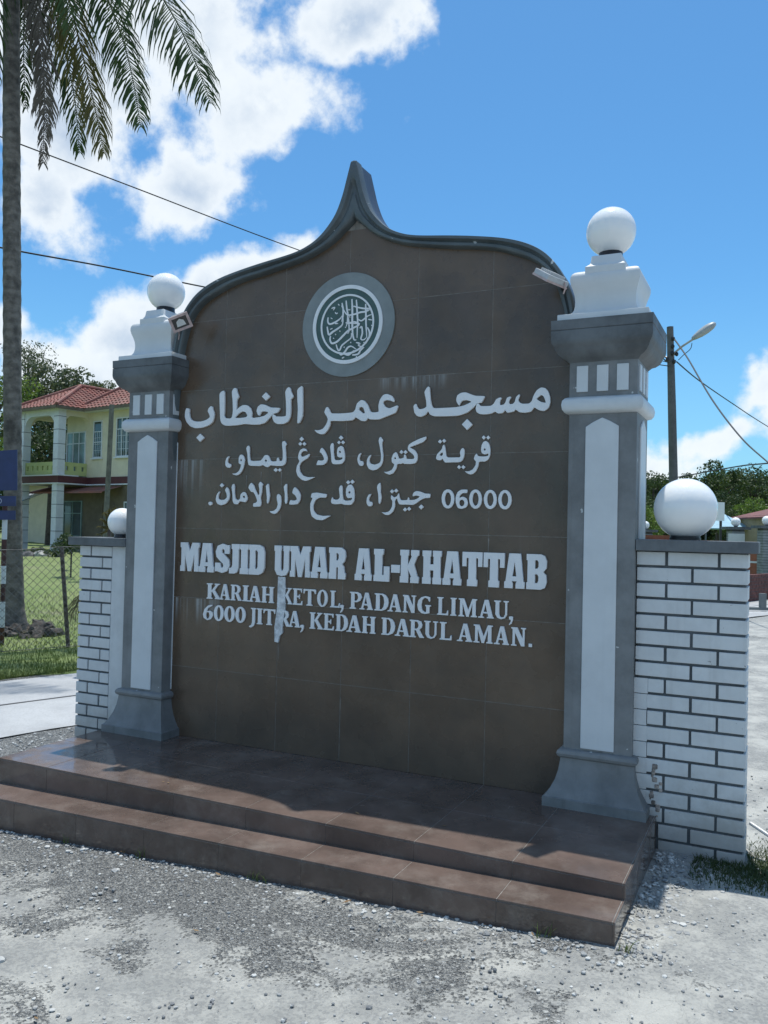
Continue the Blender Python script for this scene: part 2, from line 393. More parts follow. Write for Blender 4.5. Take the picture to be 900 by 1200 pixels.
strip('road', 1.80, 4.18, -40, 120, m_road, .012, .05)
strip('road_joint', 2.93, 2.952, -40, 120, m_crack, .016, .02, m=1)

# lawn beyond the road
def lawn_extra(t, co, c, b):
    n = N(t, 'TexNoise', i_Scale=1.1, i_Detail=8.0, i_Roughness=.7); t.links.new(co, n.inputs['Vector'])
    n2 = N(t, 'TexNoise', i_Scale=.25, i_Detail=6.0, i_Roughness=.7); t.links.new(co, n2.inputs['Vector'])
    c = mixc(t, mapr(t, n.outputs[0], .3, .7), (.12, .175, .045), (.19, .225, .085))
    c = mixc(t, mapr(t, n2.outputs[0], .58, .70, 0, .7), c, (.20, .17, .12))
    return c
m_lawn = M_('lawn_grass', (.09, .14, .04), .9, .1, 2, .6, 30, coords='World', extra=lawn_extra, dist=.03)
def lawn_z(x, y):
    o = off(x, y); s = min(max((o - 9) / 9, 0), 1); s = s * s * (3 - 2 * s)
    return gz(x, y) + .02 + .28 * s + .05 * math.sin(x * .9) * math.sin(y * .8 + 1) * min(max((o - 6) / 4, 0), 1)
mb = MB(); osx = [4.25 + .05 * k for k in range(3)] + list(np.arange(4.5, 22, .35)) + list(np.arange(23, 60, 2.5)) + [80, 140, 300, 800]
asx = list(spread(-8, 40, .35, -600, 800)); ww = len(osx)
for a in asx:
    for k, o_ in enumerate(osx):
        oo = o_ + (.12 * math.sin(a * 3.1) + .07 * math.sin(a * 7.7 + 1)) * (1 if k < 2 else 0)
        x = NRM.x * oo + ALG.x * a; y = NRM.y * oo + ALG.y * a
        mb.v.append((x, y, lawn_z(x, y) if k else gz(x, y) - .01))
for j in range(len(asx) - 1):
    for i in range(ww - 1): mb.f.append((j * ww + i + 1, j * ww + i, (j + 1) * ww + i, (j + 1) * ww + i + 1))
lw = mb.build('lawn', m_lawn, smooth=True, recalc=False, angle=180); lw['kind'] = 'structure'
for pl in lw.data.polygons:
    if pl.normal.z < 0: lw.data.flip_normals()
    break

# ------------------------------------------------------------------ plinth with two steps
XL, XR = -.385, 3.16
PF = -.937; PB = .42
pl_ = empty('tiled_plinth', (1.39, 0, 0), 'low brown tiled plinth with two shallow steps under the sign board', 'plinth')
core = MB()
core.box(XL + .0025, XR - .0025, PF + .0025, PB - .001, -.6, -.0014)
def lowz(x): return -.064 - .021 * (XR - x)
LF = -1.15
core.add([(XL + .0025, LF + .0025, -.7), (XR - .0025, LF + .0025, -.7), (XR - .0025, PF + .05, -.7), (XL + .0025, PF + .05, -.7), (XL + .0025, LF + .0025, lowz(XL) - .0014), (XR - .0025, LF + .0025, lowz(XR) - .0014), (XR - .0025, PF + .05, lowz(XR) - .0014), (XL + .0025, PF + .05, lowz(XL) - .0014)],
         [(0, 3, 2, 1), (4, 5, 6, 7), (0, 1, 5, 4), (1, 2, 6, 5), (2, 3, 7, 6), (3, 0, 4, 7)])
core.build('core', m_grout, pl_)
xs_ = [XL] + [.45 * k for k in range(0, 8)] + [XR]
J = .0013
def ptile(verts, name='tile'):
    m = MB(); m.add(verts, [(0, 3, 2, 1), (4, 5, 6, 7), (0, 1, 5, 4), (1, 2, 6, 5), (2, 3, 7, 6), (3, 0, 4, 7)])
    return m.build(name, m_ptile, pl_, bevel=.0012, seg=1)
def slab(x0, x1, y0, y1, z0a, z1a, z0b=None, z1b=None):
    z0b = z0a if z0b is None else z0b; z1b = z1a if z1b is None else z1b
    return [(x0, y0, z0a), (x1, y0, z0b), (x1, y1, z0b), (x0, y1, z0a), (x0, y0, z1a), (x1, y0, z1b), (x1, y1, z1b), (x0, y1, z1a)]
for a, b in zip(xs_[:-1], xs_[1:]):
    a += J; b -= J
    for y0, y1 in ((PF, -.4685), (-.4685, 0.), (0., PB)):
        ptile(slab(a, b, y0 + J, y1 - J, -.0085, 0))
    ptile(slab(a - .0007, b + .0007, PF + .0005, PF + .009, lowz(a) - .03, -.0095, lowz(b) - .03))            # upper riser
    ptile(slab(a, b, LF + J, PF - .0005, lowz(a) - .0085, lowz(a), lowz(b) - .0085, lowz(b)))      # lower tread
for a, b in zip(xs_[:-1], xs_[1:]):
    ptile(slab(a + .0006, b - .0006, LF + .0005, LF + .009, -.62, lowz(a) - .0095, -.62, lowz(b) - .0095))  # lower riser
for y0, y1 in ((PF + .01, -.4685), (-.4685, -.055)):
    ptile(slab(XR - .009, XR - .0005, y0 + J, y1 - J, -.6, -.0095))
ptile(slab(XR - .009, XR - .0005, LF + .01, PF + .008, -.62, lowz(XR) - .0095))
for y0, y1 in ((PF + .01, -.4685), (-.4685, 0), (0, PB)):
    ptile(slab(XL + .0005, XL + .009, y0 + J, y1 - J, -.6, -.0095))

# ------------------------------------------------------------------ sign board
CX = 1.39
OUT = [(0, 3.556), (.018, 3.552), (.045, 3.45), (.070, 3.36), (.107, 3.268), (.153, 3.2), (.225, 3.13), (.31, 3.083), (.42, 3.052), (.63, 3.023), (.785, 2.998), (.935, 2.967), (1.05, 2.928), (1.14, 2.877), (1.205, 2.815), (1.25, 2.75), (1.285, 2.68), (1.305, 2.6), (1.322, 2.5), (1.335, 2.38), (1.345, 1.8), (1.35, 0.002)]
INN = [(0, 3.225), (.0005, 3.224), (.004, 3.22), (.012, 3.208), (.032, 3.192), (.068, 3.162), (.125, 3.115), (.21, 3.068), (.35, 3.018), (.605, 2.967), (.77, 2.943), (.895, 2.915), (.985, 2.882), (1.07, 2.845), (1.135, 2.802), (1.185, 2.748), (1.222, 2.68), (1.248, 2.6), (1.272, 2.5), (1.292, 2.38), (1.315, 1.8), (1.325, 0.002)]
def catmull(P, sub):
    P = [Vector((*p, 0)) if len(p) == 2 else Vector(p) for p in P]; o = []
    for i in range(len(P) - 1):
        p0 = P[max(i - 1, 0)]; p1 = P[i]; p2 = P[i + 1]; p3 = P[min(i + 2, len(P) - 1)]
        for k in range(sub):
            t = k / sub
            o.append(.5 * ((2 * p1) + (p2 - p0) * t + (2 * p0 - 5 * p1 + 4 * p2 - p3) * t * t + (3 * p1 - p0 - 3 * p2 + p3) * t ** 3))
    o.append(P[-1]); return o
so = catmull(OUT[1:], 5); si = catmull(INN[1:], 5)
so = [Vector((0, OUT[0][1], 0))] + so; si = [Vector((0, INN[0][1], 0))] + si
board = empty('sign_board', (CX, 0, 0), 'large brown tiled sign board with a pointed ogee top and raised white lettering', 'sign board')
body = [(CX + v.x, v.y) for v in so] + [(CX - v.x, v.y) for v in so[::-1][:-1]]
# body: a closed prism from its outline
bd = MB(); n = len(so)
for sgn in (1, -1):
    for i in range(n - 1):
        a, b = so[i], so[i + 1]; ai = si[i]; bi_ = si[i + 1]
        xa, xb = CX + sgn * (a.x - .004), CX + sgn * (b.x - .004)
        bd.add([(xa, .0, a.y - .004), (xb, .0, b.y - .004), (xb, .14, b.y - .004), (xa, .14, a.y - .004)], [(0, 1, 2, 3)])
        bd.add([(CX, .14, max(a.y - .004, 0)), (xa, .14, a.y - .004), (xb, .14, b.y - .004), (CX, .14, max(b.y - .004, 0))], [(0, 1, 2, 3)])
        bd.add([(CX, .0062, a.y - .004), (xa, .0062, a.y - .004), (xb, .0062, b.y - .004), (CX, .0062, b.y - .004)], [(0, 1, 2, 3)])
bd.build('board_body', M_('dark_board_sides', (.06, .058, .065), .35, .15, 3, .1, 50, coords='World'), board, recalc=False)
# moulded trim
T_ = [(0, .002), (0, -.062), (.03, -.068), (.30, -.068), (.36, -.058), (.40, -.048), (.47, -.043), (.55, -.045), (.60, -.052), (.86, -.052), (.94, -.046), (1, -.030), (1, .002)]
for sgn in (1, -1):
    mt = MB(); w_ = len(T_)
    for a, b in zip(so, si):
        for t, y in T_:
            q = a.lerp(b, t); mt.v.append((CX + sgn * q.x, y, q.y))
    for i in range(n - 1):
        for k in range(w_ - 1):
            q = i * w_ + k; mt.f.append((q, q + 1, q + w_ + 1, q + w_))
    mt.build('moulded_trim', m_trim, board, smooth=True, angle=50)
# wall tiles, cut along the curved top
cut = [(v.x, v.y) for v in si]
def ztop(x):
    d = abs(x - CX)
    for (x0, z0), (x1, z1) in zip(cut[:-1], cut[1:]):
        if x1 >= d >= x0: return z0 + (z1 - z0) * (d - x0) / max(x1 - x0, 1e-6)
    return 0
rows = [k * .452 for k in range(0, 8)]
cols = [CX - 1.326, .45] + [.45 * k for k in range(2, 7)] + [CX + 1.326]
for j in range(len(rows) - 1):
    z0 = rows[j] + .0016; z1 = rows[j + 1] - .0016
    for i in range(len(cols) - 1):
        x0 = cols[i] + .0016; x1 = cols[i + 1] - .0016
        xs = np.linspace(x0, x1, 40)
        top = [(x, min(z1, ztop(x) + .012)) for x in xs]
        top = [(x, z) for x, z in top if z > z0 + .004]
        if len(top) < 2: continue
        # drop collinear points
        P = [top[0]]
        for k in range(1, len(top) - 1):
            if not (abs(top[k][1] - z1) < 1e-6 and abs(top[k - 1][1] - z1) < 1e-6 and abs(top[k + 1][1] - z1) < 1e-6): P.append(top[k])
        P.append(top[-1])
        pts = [(P[0][0], z0), (P[-1][0], z0)] + P[::-1]
        MB().prism(pts, random.uniform(-.0006, .0004), .006).build('tile', m_tile, board)
MB().prism([(CX - 1.3, .002), (CX + 1.3, .002)] + [(CX + x, z - .002) for x, z in cut[::-1] if x < 1.29] + [(CX - x, z - .002) for x, z in cut[1:] if x < 1.29], .0007, .006).build('grout', m_grout, board)

# medallion
MC = Vector((1.345, 0, 2.595))
def discmesh(r0, r1, y0, y1, seg=96):
    m = MB()
    for k in range(seg):
        a = 2 * math.pi * k / seg; c, s = math.cos(a), math.sin(a)
        for r in (r0, r1):
            m.v += [(MC.x + r * c, y0, MC.z + r * s), (MC.x + r * c, y1, MC.z + r * s)]
    for k in range(seg):
        a = 4 * k; b = 4 * ((k + 1) % seg)
        m.f += [(a + 2, b + 2, b, a), (b + 2, a + 2, a + 3, b + 3)]
        if r0 > 0: m.f += [(a, b, b + 1, a + 1)]
    return m
md = discmesh(0, .312, -.010, .002).build('medallion', m_disc, board)
discmesh(.214, .236, -.0165, -.009).build('outer_ring', m_letter, md)
discmesh(0, .2145, -.0125, -.009).build('green_disc', m_green, md)
discmesh(.170, .181, -.016, -.012).build('inner_ring', m_letter, md)

# lettering ---------------------------------------------------------------
GL = json.loads('''{"khattab":[["s",[155,2145,180,2140,179,2119,184,2091,200,2067,236,2055,278,2053,319,2062,349,2079,341,2101,331,2118,337,2137,354,2150,367,2145,371,2128,382,2105,381,2077,371,2047,341,2026,293,2013,237,2010,195,2023,162,2052,145,2087,146,2120]],["c",[274,1974,307,1947,276,1920,243,1948]],["s",[449,2245,459,2239,463,2179,463,2113,462,2085,474,2068,508,2064,523,2072,530,2110,526,2176,518,2231,526,2250,539,2258,552,2254,560,2229,572,2202,564,2187,558,2180,558,2147,557,2117,576,2131,605,2145,638,2143,665,2123,677,2093,675,2068,689,2061,725,2063,769,2070,800,2088,794,2093,769,2099,746,2095,737,2075,724,2077,712,2102,720,2129,742,2143,774,2140,819,2121,882,2115,878,2098,864,2085,839,2081,811,2056,777,2027,736,2017,681,2018,622,2024,576,2019,510,2017,470,2020,446,2033,433,2059,427,2125,421,2219,432,2238]],["s",[548,2068,574,2091,600,2104,626,2100,642,2081,634,2068,588,2064]],["s",[836,2076,849,2073,855,2064,896,2061,930,2064,931,2103,928,2156,922,2210,932,2233,946,2241,956,2234,966,2207,980,2183,971,2170,963,2163,965,2102,962,2060,947,2029,916,2015,872,2015,847,2027,834,2049,831,2068]],["c",[778,2218,809,2190,780,2165,749,2193]],["s",[1033,2241,1045,2235,1049,2151,1050,2061,1030,2018,1021,2014,1014,2021,1016,2100,1008,2216]]],"umar":[["s",[1138,1970,1164,1967,1195,1975,1218,2001,1229,2028,1221,2049,1204,2074,1212,2098,1223,2106,1235,2094,1252,2067,1318,2063,1395,2066,1414,2082,1424,2116,1450,2136,1473,2132,1496,2106,1512,2071,1527,2061,1568,2062,1567,2096,1574,2129,1595,2158,1621,2164,1651,2152,1668,2128,1664,2115,1644,2124,1618,2128,1600,2122,1597,2111,1612,2090,1641,2080,1685,2094,1692,2087,1679,2054,1650,2042,1606,2028,1569,2017,1517,2019,1498,2026,1484,2011,1457,2013,1426,2031,1415,2035,1396,2019,1319,2017,1249,2020,1246,2000,1231,1970,1208,1945,1184,1942,1156,1952]],["s",[1440,2091,1451,2096,1467,2090,1479,2063,1471,2056,1456,2066,1439,2081]]],"masjid":[["s",[1807,2097,1814,2081,1827,2067,1851,2068,1871,2079,1868,2117,1857,2161,1868,2182,1879,2193,1888,2186,1892,2148,1899,2099,1915,2069,1984,2067,2052,2068,2097,2075,2130,2088,2141,2094,2113,2104,2088,2102,2077,2091,2069,2076,2060,2086,2051,2105,2056,2132,2078,2146,2106,2148,2135,2137,2165,2126,2217,2121,2210,2103,2199,2086,2175,2083,2153,2061,2120,2036,2081,2023,2053,2019,1985,2019,1922,2022,1895,2032,1882,2051,1866,2033,1840,2022,1816,2027,1798,2047,1791,2082,1797,2094]],["c",[2118,1999,2150,1967,2119,1937,2087,1970]],["s",[2172,2079,2180,2083,2187,2078,2197,2068,2252,2066,2271,2078,2283,2099,2299,2108,2314,2108,2306,2090,2306,2069,2324,2069,2336,2080,2345,2105,2361,2112,2368,2107,2357,2088,2359,2072,2377,2071,2389,2082,2396,2107,2412,2121,2417,2115,2409,2095,2413,2081,2430,2070,2467,2069,2483,2082,2492,2109,2508,2136,2531,2151,2554,2148,2571,2130,2582,2100,2584,2068,2575,2041,2552,2025,2524,2030,2500,2045,2493,2042,2480,2025,2449,2020,2416,2024,2395,2039,2383,2029,2349,2024,2336,2038,2321,2024,2296,2022,2279,2033,2262,2025,2228,2020,2193,2023,2173,2035,2167,2054]],["s",[2510,2092,2532,2110,2546,2104,2560,2070,2535,2074]]],"comma_a":[["s",[510,1820,500,1807,496,1788,504,1777,521,1771,525,1760,515,1748,495,1750,481,1763,479,1788,487,1810,500,1821]]],"limau":[["s",[605,1831,619,1821,629,1797,625,1770,615,1737,596,1710,573,1699,547,1703,535,1711,560,1712,586,1727,597,1748,601,1767,584,1776,582,1808,590,1827]],["s",[595,1800,603,1802,608,1794,600,1788,593,1793]],["s",[654,1887,663,1877,664,1845,668,1807,678,1790,746,1790,765,1805,777,1821,793,1825,809,1818,822,1793,835,1784,867,1785,870,1801,879,1808,885,1798,887,1787,907,1787,913,1802,912,1839,906,1882,907,1903,923,1909,939,1889,930,1876,934,1839,937,1797,933,1770,912,1755,868,1755,824,1759,805,1748,786,1752,766,1762,747,1756,683,1758,660,1764,652,1791,648,1834,639,1867,643,1880]],["s",[786,1797,797,1791,791,1781,780,1788]],["c",[863,1743,879,1730,864,1717,848,1730]],["c",[892,1741,905,1730,893,1718,879,1730]]],"padang":[["c",[1045,1932,1061,1917,1046,1903,1030,1918]],["c",[1036,1900,1050,1888,1037,1876,1023,1888]],["c",[1065,1899,1079,1887,1066,1875,1052,1888]],["s",[1087,1841,1072,1844,1054,1841,1042,1826,1045,1813,1058,1809,1085,1818,1104,1826,1105,1819,1091,1799,1067,1787,1047,1774,1035,1753,1039,1722,1061,1695,1098,1684,1146,1684,1122,1673,1086,1661,1056,1667,1025,1691,1013,1722,1017,1753,1034,1782,1024,1800,1027,1827,1038,1850,1059,1860,1078,1856]],["s",[1190,1861,1207,1846,1222,1823,1232,1797,1224,1771,1203,1757,1159,1756,1156,1762,1166,1785,1191,1783,1207,1789,1202,1808,1186,1829,1176,1834,1180,1849]],["s",[1263,1888,1271,1878,1272,1832,1278,1796,1285,1785,1314,1784,1333,1790,1332,1801,1314,1799,1299,1808,1295,1831,1300,1857,1321,1869,1338,1859,1348,1820,1348,1785,1332,1763,1303,1759,1271,1761,1259,1776,1255,1817,1248,1863,1253,1881]],["s",[1307,1836,1315,1841,1323,1832,1315,1825]],["c",[1320,1932,1335,1917,1321,1904,1305,1918]],["c",[1307,1901,1319,1890,1307,1879,1295,1890]],["c",[1334,1901,1347,1889,1335,1878,1322,1890]]],"comma_b":[["s",[1459,1823,1452,1808,1447,1790,1453,1778,1469,1775,1476,1762,1470,1748,1453,1748,1440,1763,1434,1788,1440,1811,1452,1822]]],"ketol":[["s",[1584,1915,1600,1895,1595,1883,1594,1865,1602,1815,1602,1775,1590,1746,1566,1726,1538,1720,1513,1729,1498,1752,1498,1782,1508,1802,1523,1812,1519,1799,1513,1779,1520,1762,1548,1754,1576,1761,1588,1776,1589,1810,1579,1861,1572,1891,1575,1908]],["s",[1872,1908,1871,1895,1854,1878,1818,1865,1781,1853,1773,1849,1802,1833,1819,1811,1821,1782,1810,1760,1783,1754,1740,1755,1729,1760,1718,1755,1694,1754,1689,1730,1671,1703,1647,1694,1624,1701,1610,1711,1632,1711,1660,1722,1673,1742,1675,1754,1661,1765,1658,1789,1668,1814,1684,1824,1695,1813,1704,1788,1718,1786,1736,1793,1735,1803,1741,1810,1749,1800,1753,1785,1772,1783,1796,1783,1802,1794,1790,1811,1765,1829,1759,1846,1764,1863,1780,1875,1822,1894,1859,1906]],["s",[1673,1790,1681,1795,1687,1788,1680,1782]],["c",[1719,1836,1731,1823,1719,1812,1707,1824]],["c",[1745,1835,1757,1823,1745,1811,1732,1823]]],"kariah":[["s",[1982,1860,1989,1846,1994,1817,1997,1798,2007,1788,2073,1787,2082,1794,2078,1815,2085,1832,2095,1839,2104,1827,2104,1800,2096,1774,2079,1760,2033,1759,1992,1759,1982,1769,1974,1781,1964,1772,1946,1774,1935,1784,1942,1808,1960,1825,1971,1839,1974,1853]],["s",[1975,1816,1976,1803,1968,1797,1956,1802,1963,1812]],["c",[1957,1890,1969,1878,1958,1866,1945,1878]],["c",[1982,1893,1994,1881,1982,1870,1970,1882]],["c",[2074,1744,2086,1732,2075,1721,2063,1732]],["c",[2099,1743,2111,1732,2100,1720,2088,1732]],["s",[2229,1874,2244,1863,2254,1835,2255,1802,2245,1774,2226,1761,2192,1760,2187,1738,2175,1710,2156,1693,2138,1691,2118,1701,2109,1710,2130,1708,2155,1719,2170,1740,2173,1761,2161,1776,2166,1795,2176,1805,2186,1792,2218,1789,2243,1793,2243,1805,2225,1800,2208,1806,2202,1822,2204,1850,2214,1869]],["s",[2216,1827,2222,1834,2229,1827,2222,1821]],["c",[2215,1905,2227,1893,2216,1882,2204,1894]],["c",[2241,1904,2252,1892,2241,1881,2230,1893]]],"full_stop":[["s",[384,1519,379,1510,369,1506,358,1510,353,1519,357,1528,368,1531,379,1528]]],"aman":[["s",[495,1624,510,1610,519,1580,515,1547,493,1520,456,1508,426,1517,411,1541,417,1574,433,1594,443,1596,432,1574,431,1552,448,1543,479,1544,497,1558,496,1580,483,1605]],["c",[455,1650,472,1636,456,1622,439,1636]],["s",[549,1645,556,1629,557,1591,564,1553,585,1542,601,1553,604,1577,620,1592,639,1591,653,1569,657,1548,644,1529,618,1532,598,1533,583,1515,556,1518,544,1537,541,1580,533,1624,539,1640]],["s",[619,1568,637,1568,636,1555,624,1558]],["s",[683,1651,703,1634,716,1607,737,1575,746,1580,746,1612,739,1639,750,1658,771,1642,765,1628,764,1591,756,1559,761,1527,755,1503,704,1501,703,1521,722,1527,731,1538,721,1564,701,1592,685,1594,664,1618,667,1634]],["s",[808,1645,814,1639,819,1602,824,1570,819,1538,812,1522,804,1527,803,1564,796,1612,794,1631]]],"dar":[["s",[887,1581,904,1569,909,1533,903,1494,881,1465,862,1457,838,1463,827,1474,854,1476,876,1491,885,1517,877,1549,877,1572]],["s",[944,1644,948,1636,949,1591,954,1553,951,1527,944,1520,936,1533,934,1585,926,1623,933,1636]],["s",[1006,1623,1028,1607,1047,1578,1046,1547,1030,1521,1004,1516,969,1517,976,1543,1007,1541,1023,1550,1010,1572,989,1588,994,1610]]],"kedah":[["s",[1128,1585,1161,1590,1205,1584,1230,1580,1226,1560,1184,1559,1155,1544,1140,1515,1142,1484,1165,1459,1209,1450,1263,1452,1238,1438,1209,1424,1166,1426,1132,1446,1120,1484,1119,1522,1133,1556,1122,1561]],["s",[1329,1634,1338,1622,1340,1579,1345,1551,1363,1542,1398,1545,1405,1559,1377,1557,1364,1573,1363,1610,1375,1632,1396,1638,1414,1616,1420,1579,1418,1542,1399,1518,1357,1517,1332,1523,1300,1520,1271,1523,1262,1538,1270,1563,1279,1551,1306,1548,1322,1563,1315,1610,1320,1626]],["s",[1377,1591,1386,1599,1394,1591,1386,1583]],["c",[1375,1664,1390,1651,1376,1638,1362,1651]],["c",[1403,1667,1418,1654,1404,1641,1390,1654]]],"comma_c":[["s",[1532,1582,1523,1568,1516,1551,1522,1538,1537,1535,1541,1521,1532,1510,1514,1511,1502,1529,1503,1557,1515,1578]]],"jitra":[["s",[1587,1647,1591,1629,1592,1590,1598,1563,1593,1535,1586,1523,1580,1535,1577,1579,1568,1618,1572,1636]],["s",[1708,1586,1714,1563,1724,1547,1762,1548,1768,1563,1774,1558,1777,1548,1810,1550,1833,1561,1839,1569,1815,1573,1796,1569,1800,1588,1817,1599,1844,1596,1873,1585,1904,1583,1902,1561,1871,1558,1845,1547,1822,1531,1799,1520,1751,1521,1715,1522,1703,1541,1697,1557,1685,1541,1685,1508,1674,1481,1650,1461,1626,1461,1601,1476,1625,1475,1650,1483,1667,1508,1669,1541,1659,1555,1661,1575,1678,1563,1696,1569]],["c",[1665,1609,1678,1597,1665,1585,1652,1597]],["c",[1691,1613,1704,1601,1691,1589,1678,1601]],["c",[1750,1505,1763,1493,1750,1481,1737,1492]],["c",[1775,1509,1788,1497,1776,1485,1763,1497]],["c",[1850,1523,1866,1509,1851,1494,1835,1508]]],"digits":[["s",[2050,1555,2047,1532,2037,1513,2022,1502,2005,1502,1989,1512,1978,1531,1974,1555,1977,1579,1987,1598,2002,1608,2019,1608,2035,1598,2046,1579]],["s",[2031,1555,2029,1538,2024,1525,2017,1518,2009,1518,2001,1525,1996,1538,1993,1555,1995,1571,2000,1584,2007,1591,2015,1591,2023,1584,2029,1571]],["s",[2125,1607,2124,1588,2099,1587,2084,1575,2080,1561,2099,1568,2121,1559,2131,1533,2122,1510,2098,1500,2073,1505,2060,1533,2058,1562,2068,1591,2089,1606]],["s",[2111,1533,2108,1522,2101,1516,2091,1515,2083,1522,2080,1533,2082,1543,2090,1550,2100,1550,2108,1543]],["s",[2212,1555,2209,1531,2199,1512,2185,1502,2168,1502,2153,1512,2142,1531,2138,1554,2141,1578,2151,1597,2166,1607,2182,1607,2197,1597,2208,1578]],["s",[2193,1554,2192,1539,2187,1526,2180,1519,2172,1518,2165,1526,2159,1538,2157,1554,2159,1570,2163,1583,2170,1590,2179,1590,2186,1583,2191,1570]],["s",[2297,1553,2294,1530,2284,1512,2269,1501,2253,1501,2238,1511,2227,1530,2223,1553,2226,1576,2236,1595,2251,1605,2267,1605,2282,1595,2293,1577]],["s",[2279,1553,2277,1538,2272,1525,2265,1518,2257,1518,2249,1525,2244,1537,2242,1553,2243,1569,2248,1582,2255,1589,2264,1589,2271,1582,2276,1569]],["s",[2381,1552,2378,1529,2368,1511,2353,1500,2336,1500,2320,1510,2310,1529,2305,1552,2309,1575,2319,1594,2334,1604,2351,1604,2366,1594,2377,1575]],["s",[2362,1552,2360,1537,2355,1524,2348,1517,2340,1517,2332,1524,2326,1536,2324,1552,2326,1568,2331,1581,2338,1588,2346,1588,2354,1581,2360,1568]]],"_strokes":[[4.5,[1307,2728,1316,2688,1315,2642,1307,2615]],[4.5,[1335,2739,1341,2691,1349,2651,1347,2611,1340,2583]],[5.1,[1374,2744,1377,2705,1379,2665,1380,2602,1385,2534,1396,2499,1410,2498]],[4.5,[1404,2737,1408,2702,1413,2645,1417,2599,1415,2554,1415,2509]],[4.5,[1467,2706,1470,2651,1473,2583,1480,2503]],[4.5,[1385,2701,1417,2690,1455,2680,1494,2674,1468,2661,1430,2659,1392,2651,1347,2652,1321,2682,1305,2712]],[4.5,[1214,2649,1213,2623,1228,2607,1264,2616,1296,2633,1314,2654]],[5.1,[1209,2593,1216,2559,1224,2543,1246,2557,1285,2576,1313,2597,1317,2636]],[5.1,[1234,2535,1231,2512,1245,2489,1280,2497,1319,2528,1350,2554,1382,2568,1427,2587,1394,2607,1349,2599]],[4.0,[1274,2480,1285,2451,1298,2443,1314,2471,1345,2492,1374,2512,1376,2540]],[4.0,[1336,2605,1381,2599,1432,2592]],[3.5,[1347,2651,1356,2616,1360,2559,1351,2537]],[4.0,[1433,2564,1444,2573,1450,2534,1441,2501,1460,2493,1475,2504]],[4.0,[1483,2565,1497,2536,1495,2502,1482,2500]],[3.5,[1422,2618,1444,2608,1481,2631,1508,2639]],[4.5,[1298,2432,1309,2415,1334,2430,1353,2454,1378,2461,1411,2441]],[4.0,[1334,2417,1360,2410,1386,2426,1399,2436]],[4.5,[1386,2408,1424,2411,1441,2433,1464,2449]],[4.0,[1410,2481,1435,2473,1426,2463,1456,2449]],[3.0,[1488,2612,1513,2606]],[3.0,[1237,2701,1259,2705,1249,2689]],[2.5,[1231,2574,1247,2580]],[2.5,[1282,2723,1291,2713]],[3.0,[1263,2675,1271,2666,1281,2670]],[3.5,[1263,2607,1284,2606]],[3.0,[1317,2393,1332,2400]],[2.5,[1257,2515,1255,2522]],[2.5,[1234,2644,1245,2637]],[3.5,[1296,2558,1301,2558]],[3.5,[1267,2541,1272,2540]],[3.5,[1360,2681,1365,2680]],[3.5,[1509,2574,1514,2574]],[3.5,[1461,2477,1466,2476]],[3.5,[1372,2484,1377,2483]],[3.5,[1328,2459,1333,2458]],[3.5,[1412,2395,1418,2394]],[3.5,[1334,2578,1339,2577]],[3.5,[1351,2682,1356,2681]],[3.5,[1361,2638,1366,2638]],[3.5,[1263,2567,1268,2566]]],"_L":[[["M",140,296],["A",294,416],["S",422,538],["J",532,614],["I",614,683],["D",683,803],["U",871,987],["M",987,1134],["A",1136,1255],["R",1259,1376],["A",1435,1550],["L",1559,1664],["-",1671,1730],["K",1727,1848],["H",1866,1985],["A",1990,2105],["T",2106,2226],["T",2229,2352],["A",2348,2465],["B",2470,2585]],[["K",357,467],["A",456,541],["R",546,631],["I",638,683],["A",683,775],["H",782,873],["K",927,1006],["E",1010,1078],["T",1085,1172],["O",1182,1255],["L",1272,1338],[",",1338,1368],["P",1404,1484],["A",1470,1558],["D",1568,1658],["A",1653,1740],["N",1748,1830],["G",1839,1923],["L",1961,2027],["I",2040,2076],["M",2088,2196],["A",2203,2293],["U",2293,2376],[",",2376,2405]],[["6",332,412],["0",419,496],["0",501,582],["0",587,665],["J",694,745],["I",751,792],["T",799,886],["R",907,995],["A",980,1066],[",",1066,1097],["K",1133,1226],["E",1230,1301],["D",1312,1396],["A",1387,1483],["H",1489,1578],["D",1616,1703],["A",1701,1794],["R",1794,1884],["U",1884,1968],["L",1979,2051],["A",2082,2172],["M",2179,2289],["A",2296,2381],["N",2392,2474],[".",2487,2509]]],"_drip":[902,1071,951,1071,958,884,941,763,942,726,924,709,913,666,888,669,885,759,900,880]}''')
def smooth_closed(P, sub=3):
    n = len(P); o = []
    for i in range(n):
        p0, p1, p2, p3 = (Vector(P[(i + k) % n]) for k in (-1, 0, 1, 2))
        for k in range(sub):
            t = k / sub
            q = .5 * ((2 * p1) + (p2 - p0) * t * .8 + (2 * p0 - 5 * p1 + 4 * p2 - p3) * t * t * .8 + (3 * p1 - p0 - 3 * p2 + p3) * t ** 3 * .8)
            lin = p1.lerp(p2, t)
            o.append(q.lerp(lin, .25) if t else p1)
    return o
